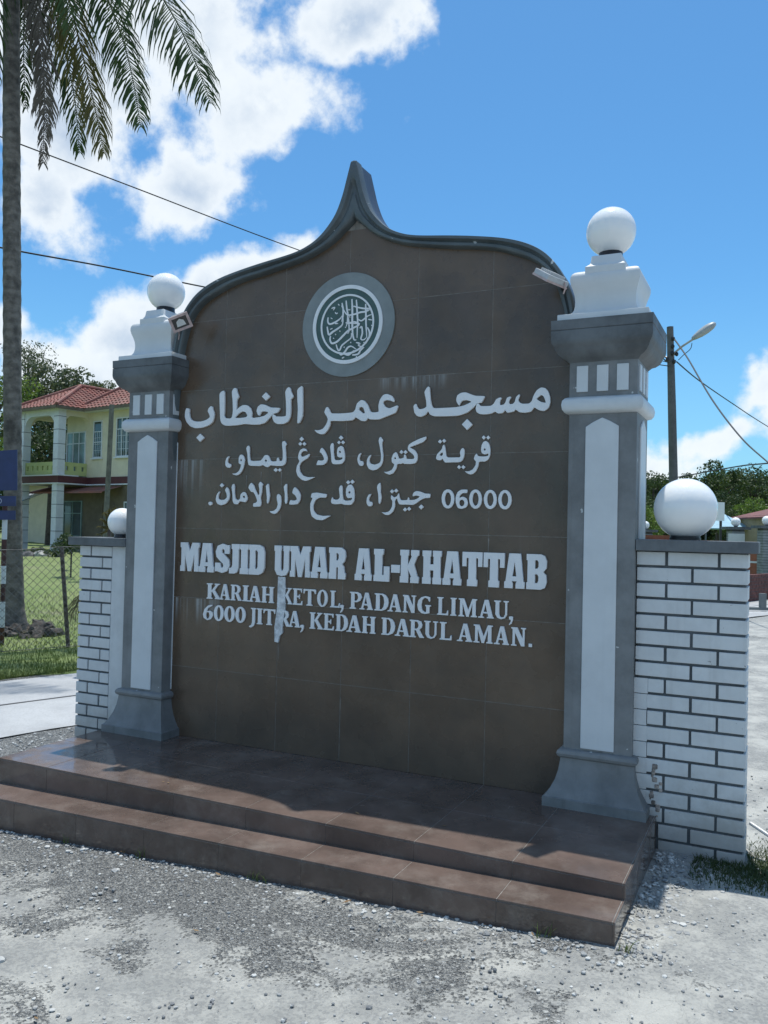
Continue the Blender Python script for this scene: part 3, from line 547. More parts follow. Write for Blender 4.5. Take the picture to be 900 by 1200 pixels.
def filled(name, polys, depth, y, mat, parent, bev=.0012, shrink=0.):
    """polygons in x,z (metres) filled even-odd and given thickness, standing off the plane y"""
    cu = bpy.data.curves.new(name, 'CURVE'); cu.dimensions = '2D'; cu.fill_mode = 'BOTH'; cu.extrude = depth / 2 - bev; cu.bevel_depth = bev; cu.bevel_resolution = 0; cu.offset = -bev - shrink
    for P in polys:
        s = cu.splines.new('POLY'); s.points.add(len(P) - 1); s.use_cyclic_u = True
        for k, q in enumerate(P): s.points[k].co = (q[0], q[1], 0, 1)
    ob = bpy.data.objects.new('tmp', cu); C.objects.link(ob)
    me = bpy.data.meshes.new_from_object(ob.evaluated_get(bpy.context.evaluated_depsgraph_get()))
    bpy.data.objects.remove(ob)
    ox, oz = parent.location.x if parent.parent is None else parent.parent.location.x, 0
    for v in me.vertices: v.co = Vector((v.co.x - ox, y - depth / 2 - v.co.z, v.co.y))
    me.flip_normals()
    me.name = name; me.materials.clear(); me.materials.append(mat)
    o = bpy.data.objects.new(name, me); C.objects.link(o); o.parent = parent
    return o
for k, v in GL.items():
    if k.startswith('_'): continue
    polys = []
    for ty, fl in v:
        P = [(fl[i] / 1000, fl[i + 1] / 1000) for i in range(0, len(fl), 2)]
        polys.append([(q[0], q[1]) for q in (smooth_closed(P) if ty == 's' else P)])
    big = k in ('khattab', 'umar', 'masjid')
    nm = 'raised_comma' if k.startswith('comma') else 'raised_full_stop' if k == 'full_stop' else 'raised_digits' if k == 'digits' else 'raised_arabic_word'
    filled(nm, polys, .016 if big else .012, -.0008, m_letter, board)
# calligraphy in the medallion, each stroke a hair above the one before
for i, (w_, fl) in enumerate(GL['_strokes']):
    P = [(fl[k] / 1000, fl[k + 1] / 1000) for k in range(0, len(fl), 2)]
    P = [(q.x, q.y) for q in catmull(P, 4)]; w2 = w_ / 1000
    L_, R_ = [], []
    for k, q in enumerate(P):
        a = Vector(P[max(k - 1, 0)]); b = Vector(P[min(k + 1, len(P) - 1)]); d = (b - a).normalized(); nn = Vector((-d.y, d.x))
        u = k / max(len(P) - 1, 1); ww_ = w2 * (.55 + .6 * math.sin(math.pi * min(1, u * .9 + .12))) * 1.02
        L_.append(Vector(q) + nn * ww_); R_.append(Vector(q) - nn * ww_)
    poly = [(q.x, q.y) for q in L_ + R_[::-1]]
    m = MB(); n2 = len(L_); y0 = -.0148 - .00012 * i
    m.v = [(q.x, y0, q.y) for q in L_] + [(q.x, y0, q.y) for q in R_] + [(q.x, -.012, q.y) for q in L_] + [(q.x, -.012, q.y) for q in R_]
    for k in range(n2 - 1):
        m.f += [(k, k + 1, n2 + k + 1, n2 + k), (k + 1, k, 2 * n2 + k, 2 * n2 + k + 1), (n2 + k, n2 + k + 1, 3 * n2 + k + 1, 3 * n2 + k)]
    m.f += [(0, n2, 3 * n2, 2 * n2), (n2 - 1, 3 * n2 - 1, 4 * n2 - 1, 2 * n2 - 1)]
    m.build('calligraphy_stroke', m_letter, md, recalc=False)

SLAB = {
'M': [[(0,0),(.27,0),(.27,.5),(.40,0),(.60,0),(.73,.5),(.73,0),(1,0),(1,.2),(.95,.22),(.95,.8),(1,.82),(1,1),(.62,1),(.5,.74),(.38,1),(0,1),(0,.82),(.05,.8),(.05,.22),(0,.2)]],
'A': [[(0,0),(.44,0),(.44,.14),(.40,.2),(.58,.2),(.54,.14),(.54,0),(1,0),(1,.2),(.94,.22),(.8,1),(.22,1),(.06,.22),(0,.2)],[(.42,.36),(.57,.36),(.5,.68)]],
'S': [[(.02,.72),(.08,.54),(.3,.42),(.52,.32),(.56,.25),(.5,.2),(.42,.21),(.38,.36),(0,.36),(0,.04),(.16,.05),(.5,0),(.85,.07),(1,.28),(.95,.46),(.7,.60),(.48,.70),(.46,.77),(.54,.80),(.62,.76),(.62,.64),(.98,.64),(.98,.96),(.8,.95),(.5,1),(.15,.92)]],
'J': [[(.2,1),(1,1),(1,.82),(.92,.8),(.92,.22),(.8,.05),(.5,0),(0,0),(0,.2),(.22,.22),(.3,.3),(.3,.8),(.2,.82)]],
'I': [[(0,0),(1,0),(1,.2),(.88,.22),(.88,.8),(1,.82),(1,1),(0,1),(0,.82),(.12,.8),(.12,.22),(0,.2)]],
'D': [[(0,0),(.65,0),(.9,.08),(1,.25),(1,.75),(.9,.93),(.65,1),(0,1),(0,.82),(.05,.8),(.05,.22),(0,.2)],[(.42,.22),(.5,.22),(.55,.28),(.55,.74),(.5,.79),(.42,.79)]],
'U': [[(.5,0),(.8,.04),(.95,.2),(.95,.8),(1,.82),(1,1),(.56,1),(.56,.82),(.60,.8),(.60,.27),(.56,.2),(.5,.2),(.45,.27),(.45,.8),(.48,.82),(.48,1),(0,1),(0,.82),(.05,.8),(.05,.2),(.2,.04)]],
'R': [[(0,0),(.48,0),(.48,.36),(.54,.36),(.54,0),(1,0),(1,.2),(.94,.22),(.9,.40),(.8,.48),(.94,.56),(1,.72),(.96,.9),(.75,1),(0,1),(0,.82),(.05,.8),(.05,.22),(0,.2)],[(.46,.6),(.52,.6),(.57,.66),(.57,.76),(.52,.8),(.46,.8)]],
'L': [[(0,0),(1,0),(1,.48),(.62,.48),(.62,.22),(.55,.22),(.55,.8),(.62,.82),(.62,1),(0,1),(0,.82),(.06,.8),(.06,.22),(0,.2)]],
'K': [[(0,0),(.47,0),(.47,.2),(.44,.38),(.58,.2),(.54,.18),(.54,0),(1,0),(1,.2),(.93,.22),(.76,.56),(.92,.8),(1,.82),(1,1),(.56,1),(.56,.82),(.6,.8),(.44,.58),(.44,.8),(.48,.82),(.48,1),(0,1),(0,.82),(.05,.8),(.05,.22),(0,.2)]],
'H': [[(0,0),(.47,0),(.47,.2),(.43,.22),(.43,.4),(.57,.4),(.57,.22),(.53,.2),(.53,0),(1,0),(1,.2),(.95,.22),(.95,.8),(1,.82),(1,1),(.53,1),(.53,.82),(.57,.8),(.57,.6),(.43,.6),(.43,.8),(.47,.82),(.47,1),(0,1),(0,.82),(.05,.8),(.05,.22),(0,.2)]],
'T': [[(.24,0),(.76,0),(.76,.2),(.7,.22),(.7,.8),(.76,.8),(.76,.56),(1,.56),(1,1),(0,1),(0,.56),(.24,.56),(.24,.8),(.3,.8),(.3,.22),(.24,.2)]],
'B': [[(0,0),(.7,0),(.92,.06),(1,.22),(.98,.42),(.84,.5),(.98,.6),(1,.8),(.9,.95),(.7,1),(0,1),(0,.82),(.05,.8),(.05,.22),(0,.2)],[(.44,.2),(.52,.2),(.57,.26),(.57,.37),(.52,.42),(.44,.42)],[(.44,.6),(.52,.6),(.57,.65),(.57,.76),(.52,.81),(.44,.81)]],
'-': [[(0,.28),(1,.28),(1,.54),(0,.54)]]}
def ell_(cx, cy, rx, ry, n=20, p=1.0):
    o = []
    for k in range(n):
        a = 2 * math.pi * k / n; c, s = math.cos(a), math.sin(a)
        o.append((cx + rx * math.copysign(abs(c) ** p, c), cy + ry * math.copysign(abs(s) ** p, s)))
    return o
SERIF = {
'I': [[(0,0),(1,0),(1,.06),(.80,.1),(.80,.9),(1,.94),(1,1),(0,1),(0,.94),(.20,.9),(.20,.1),(0,.06)]],
'H': [[(0,0),(.42,0),(.42,.06),(.34,.1),(.34,.46),(.66,.46),(.66,.1),(.58,.06),(.58,0),(1,0),(1,.06),(.92,.1),(.92,.9),(1,.94),(1,1),(.58,1),(.58,.94),(.66,.9),(.66,.56),(.34,.56),(.34,.9),(.42,.94),(.42,1),(0,1),(0,.94),(.08,.9),(.08,.1),(0,.06)]],
'T': [[(.26,0),(.74,0),(.74,.06),(.63,.1),(.63,.9),(.85,.88),(.93,.72),(1,.72),(1,1),(0,1),(0,.72),(.07,.72),(.15,.88),(.37,.9),(.37,.1),(.26,.06)]],
'L': [[(0,0),(1,0),(1,.28),(.92,.28),(.84,.1),(.42,.09),(.42,.9),(.56,.94),(.56,1),(0,1),(0,.94),(.12,.9),(.12,.1),(0,.06)]],
'E': [[(0,0),(1,0),(1,.26),(.93,.26),(.84,.1),(.42,.09),(.42,.46),(.62,.46),(.66,.36),(.73,.36),(.73,.66),(.66,.66),(.62,.56),(.42,.56),(.42,.91),(.8,.9),(.88,.76),(.95,.76),(.95,1),(0,1),(0,.94),(.12,.9),(.12,.1),(0,.06)]],
'A': [[(0,0),(.38,0),(.38,.06),(.27,.1),(.32,.25),(.60,.25),(.65,.1),(.56,.06),(.56,0),(1,0),(1,.06),(.93,.1),(.65,1),(.41,1),(.14,.1),(0,.06)],[(.35,.34),(.57,.34),(.465,.74)]],
'K': [[(0,0),(.42,0),(.42,.06),(.34,.1),(.34,.42),(.40,.48),(.66,.1),(.60,.06),(.60,0),(1,0),(1,.06),(.93,.1),(.58,.58),(.83,.9),(.93,.94),(.93,1),(.56,1),(.56,.94),(.64,.9),(.34,.52),(.34,.9),(.42,.94),(.42,1),(0,1),(0,.94),(.09,.9),(.09,.1),(0,.06)]],
'R': [[(0,0),(.44,0),(.44,.06),(.35,.1),(.35,.42),(.44,.42),(.70,0),(1,0),(1,.06),(.92,.1),(.68,.46),(.84,.58),(.88,.74),(.8,.92),(.55,1),(0,1),(0,.94),(.1,.9),(.1,.1),(0,.06)],[(.35,.51),(.5,.51),(.6,.6),(.62,.74),(.54,.89),(.35,.92)]],
'P': [[(0,0),(.52,0),(.52,.06),(.4,.1),(.4,.4),(.62,.4),(.88,.5),(1,.7),(.92,.9),(.65,1),(0,1),(0,.94),(.12,.9),(.12,.1),(0,.06)],[(.4,.49),(.56,.49),(.68,.6),(.7,.72),(.62,.88),(.4,.92)]],
'D': [[(0,0),(.55,0),(.82,.1),(.97,.3),(1,.52),(.94,.75),(.78,.93),(.55,1),(0,1),(0,.94),(.1,.9),(.1,.1),(0,.06)],[(.37,.08),(.52,.09),(.65,.25),(.70,.5),(.65,.78),(.52,.91),(.37,.92)]],
'O': [ell_(.5,.5,.5,.52),ell_(.5,.5,.22,.42)], '0': [ell_(.5,.5,.5,.52),ell_(.5,.5,.19,.40)],
'N': [[(0,0),(.38,0),(.38,.06),(.26,.1),(.26,.72),(.68,0),(.92,0),(.92,.9),(1,.94),(1,1),(.66,1),(.66,.94),(.78,.9),(.78,.42),(.42,1),(0,1),(0,.94),(.1,.9),(.1,.1),(0,.06)]],
'M': [[(0,0),(.32,0),(.32,.06),(.22,.1),(.22,.74),(.43,0),(.56,0),(.75,.74),(.75,.1),(.67,.06),(.67,0),(1,0),(1,.06),(.93,.1),(.93,.9),(1,.94),(1,1),(.74,1),(.53,.38),(.30,1),(0,1),(0,.94),(.08,.9),(.08,.1),(0,.06)]],
'U': [[(.5,-.01),(.76,.06),(.9,.25),(.9,.9),(1,.94),(1,1),(.64,1),(.64,.94),(.76,.9),(.76,.28),(.68,.13),(.54,.1),(.42,.14),(.36,.28),(.36,.9),(.46,.94),(.46,1),(0,1),(0,.94),(.1,.9),(.1,.25),(.24,.06)]],
'G': [[(.6,1.01),(.3,.94),(.07,.74),(0,.48),(.08,.2),(.3,.03),(.58,-.01),(.9,.05),(.9,.40),(1,.45),(1,.51),(.58,.51),(.58,.45),(.66,.41),(.66,.12),(.55,.1),(.38,.2),(.3,.48),(.36,.76),(.54,.91),(.76,.86),(.86,.7),(.93,.7),(.93,.95),(.78,.98)]],
'J': [[(.2,1),(1,1),(1,.94),(.84,.9),(.84,.1),(.70,-.12),(.3,-.25),(0,-.22),(0,-.15),(.3,-.08),(.42,.1),(.42,.9),(.2,.94)]],
'6': [[(.88,1.02),(.5,.95),(.15,.7),(0,.35),(.1,.12),(.45,-.02),(.8,.06),(1,.3),(.95,.52),(.7,.62),(.38,.58),(.5,.78),(.92,.94)],[(.3,.30),(.4,.1),(.55,.08),(.68,.3),(.6,.5),(.38,.51)]],
',': [[(.1,.17),(.5,.2),(.85,.17),(.85,-.02),(.6,-.2),(.15,-.3),(.1,-.24),(.4,-.1),(.45,0),(.1,.02)]],
'.': [[(.1,0),(.95,0),(.95,.18),(.1,.18)]]}
for li, (font, z0, h, dep) in enumerate(((SLAB, 1.073, .192, .018), (SERIF, .905, .100, .011), (SERIF, .768, .099, .011))):
    cache = {}
    for ch, x0, x1 in GL['_L'][li]:
        x0 /= 1000; x1 /= 1000
        polys = [[(x0 + (x1 - x0) * u, z0 + h * v) for u, v in P] for P in font[ch]]
        nm = {',': 'raised_comma', '.': 'raised_full_stop', '-': 'raised_hyphen'}.get(ch, 'raised_digit' if ch in '06' else 'raised_letter')
        filled(nm, polys, dep, -.0006 - .0003 * (len(cache) % 2), m_letter, board, .0008, .0022 if li == 0 else .0002); cache[len(cache)] = 1
# pale drip of paint and filler running down from the U
dr = GL['_drip']; P = [(dr[i] / 1000, dr[i + 1] / 1000) for i in range(0, len(dr), 2)]
MB().prism(P, -.0135, -.0006).build('paint_drip', M_('drip_paint', (.74, .78, .80), .6, .2, 30, .5, 80, coords='World'), board)
for (x, z0_, z1_, w_) in ((.90, 1.62, 1.74, .005), (.912, .55, .66, .0025), (1.352, .02, .38, .0022), (2.252, 1.27, 1.34, .004), (.452, .86, .93, .006), (.75, 1.64, 1.72, .003), (.64, 1.60, 1.70, .0025)):
    MB().prism([(x, z0_), (x + w_ * .4, z0_ + .01), (x + w_, z1_), (x - w_, z1_)], -.0016, -.0003).build('lime_streak', m_grout, board)

# ------------------------------------------------------------------ pillars
CY = .08
def pillar(cx, label):
    t = empty('pillar', (cx, CY, 0), label, 'pillar', 'grey and white pillars flanking the sign board')
    base = [(.254, 0), (.254, .046), (.244, .050), (.240, .056), (.222, .085), (.203, .125), (.190, .17), (.183, .215), (.181, .235), (.186, .238), (.195, .245), (.199, .258), (.195, .271), (.186, .279), (.171, .283)]
    MB().squarelathe(base, cx, CY).build('base', m_grey, t, smooth=True, angle=28)
    MB().squarelathe([(.170, .27), (.170, 2.0)], cx, CY).build('shaft', m_grey, t, bevel=.004)
    MB().squarelathe([(.170, 1.99), (.188, 1.996), (.200, 2.012), (.204, 2.035), (.200, 2.058), (.188, 2.072), (.171, 2.078)], cx, CY).build('ring_moulding', m_panel, t, smooth=True, angle=60)
    MB().squarelathe([(.171, 2.07), (.171, 2.262)], cx, CY).build('neck', m_grey, t, bevel=.003)
    cap = [(.172, 2.255), (.186, 2.27), (.204, 2.278), (.220, 2.292), (.231, 2.310), (.237, 2.328), (.240, 2.332), (.248, 2.345), (.251, 2.362), (.251, 2.408), (.247, 2.411), (.251, 2.414), (.252, 2.462), (.10, 2.463)]
    MB().squarelathe(cap, cx, CY).build('capital', m_greycap, t, smooth=True, angle=25)
    # long pointed panels and three small blocks above, on front and sides
    def face(rot):
        return Matrix.Translation((cx, CY, 0)) @ Matrix.Rotation(rot, 4, 'Z') @ Matrix.Translation((0, -.17, 0))
    for rot in (0, R(90), R(-90)):
        M = face(rot)
        def pr(pts, d0, d1, name, mat, bev):
            m = MB().prism(pts, -d1, -d0); m.v = [tuple(M @ Vector(q)) for q in m.v]
            return m.build(name, mat, t, bevel=bev)
        pr([(-.083, .292), (.083, .292), (.083, 1.922), (.045, 1.946), (0, 1.968), (-.045, 1.946), (-.083, 1.922)], -.002, .009, 'panel', m_panel, .005)
        for u in (-.104, -.002, .098):
            pr([(u - .029, 2.102), (u + .029, 2.102), (u + .029, 2.236), (u - .029, 2.236)], -.002, .008, 'dentil', m_panel, .003)
    # white bell-shaped finial block
    urn = [(.226, 2.463), (.226, 2.493), (.224, 2.497), (.178, 2.505), (.166, 2.515), (.158, 2.530), (.1535, 2.550), (.1525, 2.575), (.155, 2.603), (.162, 2.630), (.170, 2.652), (.1755, 2.674), (.176, 2.690), (.1735, 2.704), (.167, 2.717), (.156, 2.727), (.142, 2.733), (.08, 2.735)]
    MB().squarelathe(urn, cx, CY).build('finial_block', m_white, t, smooth=True, angle=50)
    col = [(.098, 2.60, .150), (.101, 2.66, .169), (.101, 2.748, .169), (.094, 2.754, .160), (.083, 2.763, .150), (.078, 2.776, .145), (.075, 2.806, .140), (.071, 2.810, .137)]
    MB().squarelathe(col, cx, CY).build('collar', m_white, t, smooth=True, angle=40)
    return t
PLX, PRX = -.095, 2.873
pillar(PLX, 'grey pillar with white panel left of the sign board, beside the shorter brick wall end')
pillar(PRX, 'grey pillar with white panel right of the sign board, nearest the viewer')

def globe(x, y, z, r, label, group='white globe lamps on the monument', rr=.062, hh=.03, seg=48):
    t = empty('globe_lamp', (x, y, z), label, 'globe lamp', group)
    m = MB(); n = 28
    for zz, ra in ((0, rr * 1.04), (hh * .4, rr * 1.04), (hh * .5, rr), (hh + .012, rr * .97)):
        for k in range(n): m.v.append((x + ra * math.cos(2 * math.pi * k / n), y + ra * math.sin(2 * math.pi * k / n), z + zz))
    for i in range(3):
        for k in range(n): a = i * n + k; b = i * n + (k + 1) % n; m.f.append((a, b, b + n, a + n))
    m.f.append(tuple(range(n))[::-1]); m.f.append(tuple(range(3 * n, 4 * n)))
    m.build('lamp_collar', m_black, t, smooth=True)
    dz = math.sqrt(max(r * r - rr * rr, 0))
    MB().sphere((x, y, z + hh + dz - .004), r, seg, seg // 2).build('globe', m_globe, t, smooth=True, angle=180)
    return t
globe(PLX - .03, CY, 2.811, .127, 'white globe lamp on top of the left pillar, farther from the viewer', hh=.052)
globe(PRX - .005, CY, 2.811, .128, 'white globe lamp on top of the right pillar, highest on the right', hh=.052)

# ------------------------------------------------------------------ brick wing walls
CO = .0785; BH = .0655
def brick_mesh(w, y0, y1, cache={}):
    k = round(w, 3)
    if k not in cache:
        m = MB().box(-w / 2, w / 2, y0, y1, -BH / 2, BH / 2)
        me = m.build('tmp', m_brick, None, bevel=.0035, seg=2)
        cache[k] = me.data; me.data.name = 'brick'; bpy.data.objects.remove(me)
    return cache[k]
WY0, WY1 = -.05, .16
def wing(x0, x1, zb, phases, label, plaster, loc, lowskip=None, top=1.297):
    t = empty('brick_wall', loc, label, 'brick wall', 'white brick wing walls of the monument')
    MB().box(x0 + .012, x1 - .012, WY0 + .011, WY1 - .011, zb - .3, top + .003).build('mortar', m_mortar, t)
    r = random.Random(int(x0 * 100) + 5)
    nrow = 19
    for j in range(nrow):
        zt = top - j * CO; zc = zt - BH / 2 - .002
        js = [q for q in phases[j % 2] if x0 + .02 < q < x1 - .02]
        lo = x0; hi = x1
        if lowskip and zc < .0: lo = lowskip
        pl0, pl1 = plaster(j)
        if pl0 <= lo + .001: lo = max(lo, pl1)
        if pl1 >= hi - .001: hi = min(hi, pl0)
        e = [lo - .005] + [q for q in js if lo + .03 < q < hi - .03] + [hi + .005]
        for a, b in zip(e[:-1], e[1:]):
            w = b - a - .0125
            o = link_copy(brick_mesh(w, WY0, WY1), 'brick', t, ((a + b) / 2 - loc[0] + r.uniform(-.001, .001), -loc[1] + r.uniform(-.0022, .0022), zc - loc[2]), (0, r.uniform(-.004, .004), 0))
    return t
ph = lambda x: [[x + .24 * k for k in range(-4, 5)]]
wr = wing(3.046, 3.558, -.14, [[3.188, 3.428], [3.068, 3.308]], 'taller white painted brick wall right of the sign board, with dark grey joints', lambda j: (3.0, 3.106) if j in (8, 10, 12) else (3.0, 3.103) if j in (9, 11, 13, 15) else (0, 0), (3.30, .055, -.155), 3.165)
for j in range(8, 16):
    MB().box(3.03, 3.106 + random.uniform(-.003, .003), WY0 + random.uniform(.0, .003), WY1 - .02, 1.297 - (j + 1) * CO + .0015, 1.297 - j * CO - .0015).build('rendered_brick', m_brick, wr, bevel=.003)
# a chunk of broken, rusty render at the foot of the joint with the pillar
rubble = MB()
for k in range(16):
    c = Vector((3.155 + random.uniform(-.028, .028), -.0455 + random.uniform(-.003, .002), .0 + k * .016)); s = random.uniform(.005, .013)
    rubble.box(c.x - s, c.x + s, c.y - s * .7, c.y + s * .7, c.z - s, c.z + s, None)
rubble.build('broken_render', M_('rusty_render', (.42, .37, .33), .85, .35, 18, .6, 50, coords='World'), wr, bevel=.004, seg=1)
wlft = wing(-.715, -.262, -.30, [[-.61, -.373], [-.506, -.27]], 'white painted brick wall left of the sign board, mostly hidden by the left pillar', lambda j: (-.42, -.2) if j else (-.42, -.2), (-.49, .055, -.3), top=1.218)
MB().box(-.421, -.255, WY0 + .0035, WY1 - .02, -.3, 1.218).build('plaster_strip', m_brick, wlft, bevel=.003)
for t, x0, x1, zc in ((wr, 3.046, 3.602, 1.3), (wlft, -.785, -.262, 1.221)):
    MB().box(x0, x1, WY0 - .045, WY1 + .045, zc, zc + .056).build('coping', m_greycap, t, bevel=.004)
globe(3.262, .055, 1.357, .152, 'largest white globe lamp, on the coping of the right brick wall', rr=.072, hh=.026, seg=64)
globe(-.437, .055, 1.278, .097, 'white globe lamp on the coping of the left brick wall, half behind the pillar', rr=.05, hh=.03)

# ------------------------------------------------------------------ floodlights
m_fl = M_('floodlight_pink_casing', (.55, .42, .40), .5, .15, 20, .1, 60)
m_flw = M_('floodlight_grey_casing', (.50, .52, .53), .4, .1, 20, .1, 60)
m_glass = M_('floodlight_glass', (.03, .033, .035), .08, .1, 20, 0, 60)
m_led = M_('floodlight_reflector', (.62, .64, .62), .3, .05, 20, 0, 60)
def flood(loc, nrm, roll, label, w=.15, h=.115, foot=None):
    z = Vector(nrm).normalized(); x = Vector((0, 0, 1)).cross(z).normalized(); y = z.cross(x)
    M = Matrix.Translation(loc) @ Matrix((x, y, z)).transposed().to_4x4() @ Matrix.Rotation(roll, 4, 'Z')
    t = empty('floodlight', loc, label, 'floodlight', 'small floodlights at the shoulders of the sign board')
    m = MB().box(-w / 2, w / 2, -h / 2, h / 2, -.018, .010, M)
    m.build('casing', m_flw, t, bevel=.004)
    f = MB()
    for a in ((-w / 2 - .002, w / 2 + .002, h / 2 - .014, h / 2 + .002), (-w / 2 - .002, w / 2 + .002, -h / 2 - .002, -h / 2 + .014), (-w / 2 - .002, -w / 2 + .014, -h / 2 + .014, h / 2 - .014), (w / 2 - .014, w / 2 + .002, -h / 2 + .014, h / 2 - .014)):
        f.box(*a, .009, .019, M)
    f.build('front_frame', m_fl, t)
    MB().box(-w / 2 + .013, w / 2 - .013, -h / 2 + .013, h / 2 - .013, .009, .013, M).build('glass', m_glass, t)
    MB().prism([(-.026, -.02), (.026, -.02), (.02, .012), (0, .022), (-.02, .012)], -.002, .002)
    m = MB(); m.v = [tuple(M @ Vector((x_, z_, y_))) for x_, y_, z_ in [(-.03, .0145, -.022), (.03, .0145, -.022), (.024, .0145, .010), (0, .0145, .024), (-.024, .0145, .010)]]; m.f = [(0, 1, 2, 3, 4)]
    m.build('led_plate', m_led, t)
    m = MB()
    for k in range(6): m.box(-w / 2 + .02, w / 2 - .02, -h / 2 + .02 + k * .0145, -h / 2 + .025 + k * .0145, -.032, -.017, M)
    m.build('cooling_fins', m_flw, t)
    b = M @ Vector((0, 0, -.02)); m = MB()
    f_ = Vector(foot); m.tube([b, b.lerp(f_, .5) + Vector((0, 0, -.015)), f_], .007, 8); m.tube([f_, f_ + Vector((0, .012, 0))], .018, 10)
    m.build('bracket', m_black, t)
    c0 = M @ Vector((-w / 2 + .03, -h / 2, -.01)); MB().tube([c0, c0 + Vector((.004, 0, -.03)), c0 + Vector((-.008, .01, -.055))], .004, 6).build('cable', m_fl, t)
    return t
flood((.212, -.165, 2.675), (.60, -.70, -.38), R(26), 'small floodlight showing its glass face, at the left shoulder of the sign board', w=.125, h=.095, foot=(.165, -.066, 2.73))
flood((2.615, -.165, 2.685), (-.50, .18, -.85), R(8), 'small floodlight tilted face down, at the right shoulder of the sign board', foot=(2.66, -.069, 2.655))

# ------------------------------------------------------------------ small stones, weeds
def stone_extra(t, co, c, b):
    n = N(t, 'TexVoronoi', i_Scale=22.); t.links.new(co, n.inputs['Vector']); s = N(t, 'SeparateColor'); t.links.new(n.outputs['Color'], s.inputs[0])
    return mixc(t, mapr(t, s.outputs[0], 0, 1, 0, 1, False), (.13, .14, .15), (.55, .56, .54))
m_stone = M_('pebble_stone', (.3, .3, .3), .85, .1, 8, .4, 90, coords='World', dist=.002, extra=stone_extra)
def stones(name, n, fpos, smin, smax, power=2.5, zf=gz):
    ico = bmesh.new(); bmesh.ops.create_icosphere(ico, subdivisions=1, radius=1)
    bv = np.array([v.co[:] for v in ico.verts]); bf = [[v.index for v in f.verts] for f in ico.faces]; ico.free()
    V = []; F = []; k = 0
    for i in range(n):
        x, y = fpos()
        s = smin + (smax - smin) * random.random() ** power
        sc = np.array([random.uniform(.7, 1.3), random.uniform(.7, 1.3), random.uniform(.45, .8)]) * s
        a = random.random() * 6.28; ca, sa = math.cos(a), math.sin(a)
        q = bv * (1 + rng.uniform(-.22, .22, (len(bv), 1))) * sc
        q = np.stack([q[:, 0] * ca - q[:, 1] * sa + x, q[:, 0] * sa + q[:, 1] * ca + y, q[:, 2] + zf(x, y) + s * .22], 1)
        V.append(q); F += [[b + k for b in f] for f in bf]; k += len(bv)
    m = MB(); m.v = np.concatenate(V).tolist(); m.f = F
    o = m.build(name, m_stone, recalc=False); o['kind'] = 'stuff'; return o
def clear(x, y): return not (XL - .01 < x < XR + .01 and y > LF - .01 and y < .5) and not (-.72 < x < 3.57 and WY0 - .02 < y < WY1 + .02)
def front():
    while True:
        x = random.uniform(-3.2, 5.4); y = random.uniform(-3.6, 1.6)
        if clear(x, y) and off(x, y) < 1.75: return x, y
stones('loose_gravel', 15000, front, .002, .010, 3)
def nearstep():
    while True:
        if random.random() < .6: x = random.uniform(-1.6, 3.25); y = LF - abs(random.gauss(0, .05)) - .008
        else: x = XR + abs(random.gauss(0, .12)) + .01; y = random.uniform(-1.2, -.08)
        if clear(x, y): return x, y
stones('gravel_at_the_steps', 1700, nearstep, .003, .014, 3.5)
def bigs():
    while True:
        x = random.uniform(-2.5, 5); y = random.uniform(-3., 1.4)
        if clear(x, y) and off(x, y) < 1.7: return x, y
stones('scattered_stones', 45, bigs, .010, .024, 2)
def shoulder():
    o = random.uniform(.2, 1.78); a = random.uniform(-1.5, 9); return NRM.x * o + ALG.x * a, NRM.y * o + ALG.y * a
stones('roadside_gravel', 5000, lambda: next(q for q in iter(shoulder, None) if clear(*q)), .004, .014, 2)

def blades(name, n, fpos, hmin, hmax, w, mat, zf, lean=.5):
    x = np.empty(n); y = np.empty(n)
    for i in range(n): x[i], y[i] = fpos()
    z = np.array([zf(a, b) for a, b in zip(x, y)]) - .004
    h = rng.uniform(hmin, hmax, n); a = rng.uniform(0, 6.283, n); l = rng.uniform(.1, lean, n) * h; la = rng.uniform(0, 6.283, n)
    ww_ = w * rng.uniform(.6, 1.3, n)
    dx, dy = np.cos(a) * ww_, np.sin(a) * ww_; ex, ey = np.cos(la) * l, np.sin(la) * l
    V = np.stack([np.stack([x - dx, y - dy, z], 1), np.stack([x + dx, y + dy, z], 1),
                  np.stack([x + dx * .7 + ex * .35, y + dy * .7 + ey * .35, z + h * .6], 1), np.stack([x - dx * .7 + ex * .35, y - dy * .7 + ey * .35, z + h * .6], 1),
                  np.stack([x + ex, y + ey, z + h * .96], 1)], 1).reshape(-1, 3)
    me = bpy.data.meshes.new(name); b = np.arange(n) * 5
    me.from_pydata(V.tolist(), [], [tuple(q) for q in np.stack([b, b + 1, b + 2, b + 3], 1).tolist()] + [tuple(q) for q in np.stack([b + 3, b + 2, b + 4], 1).tolist()])
    me.materials.append(mat); o = bpy.data.objects.new(name, me); C.objects.link(o); o['kind'] = 'stuff'; return o
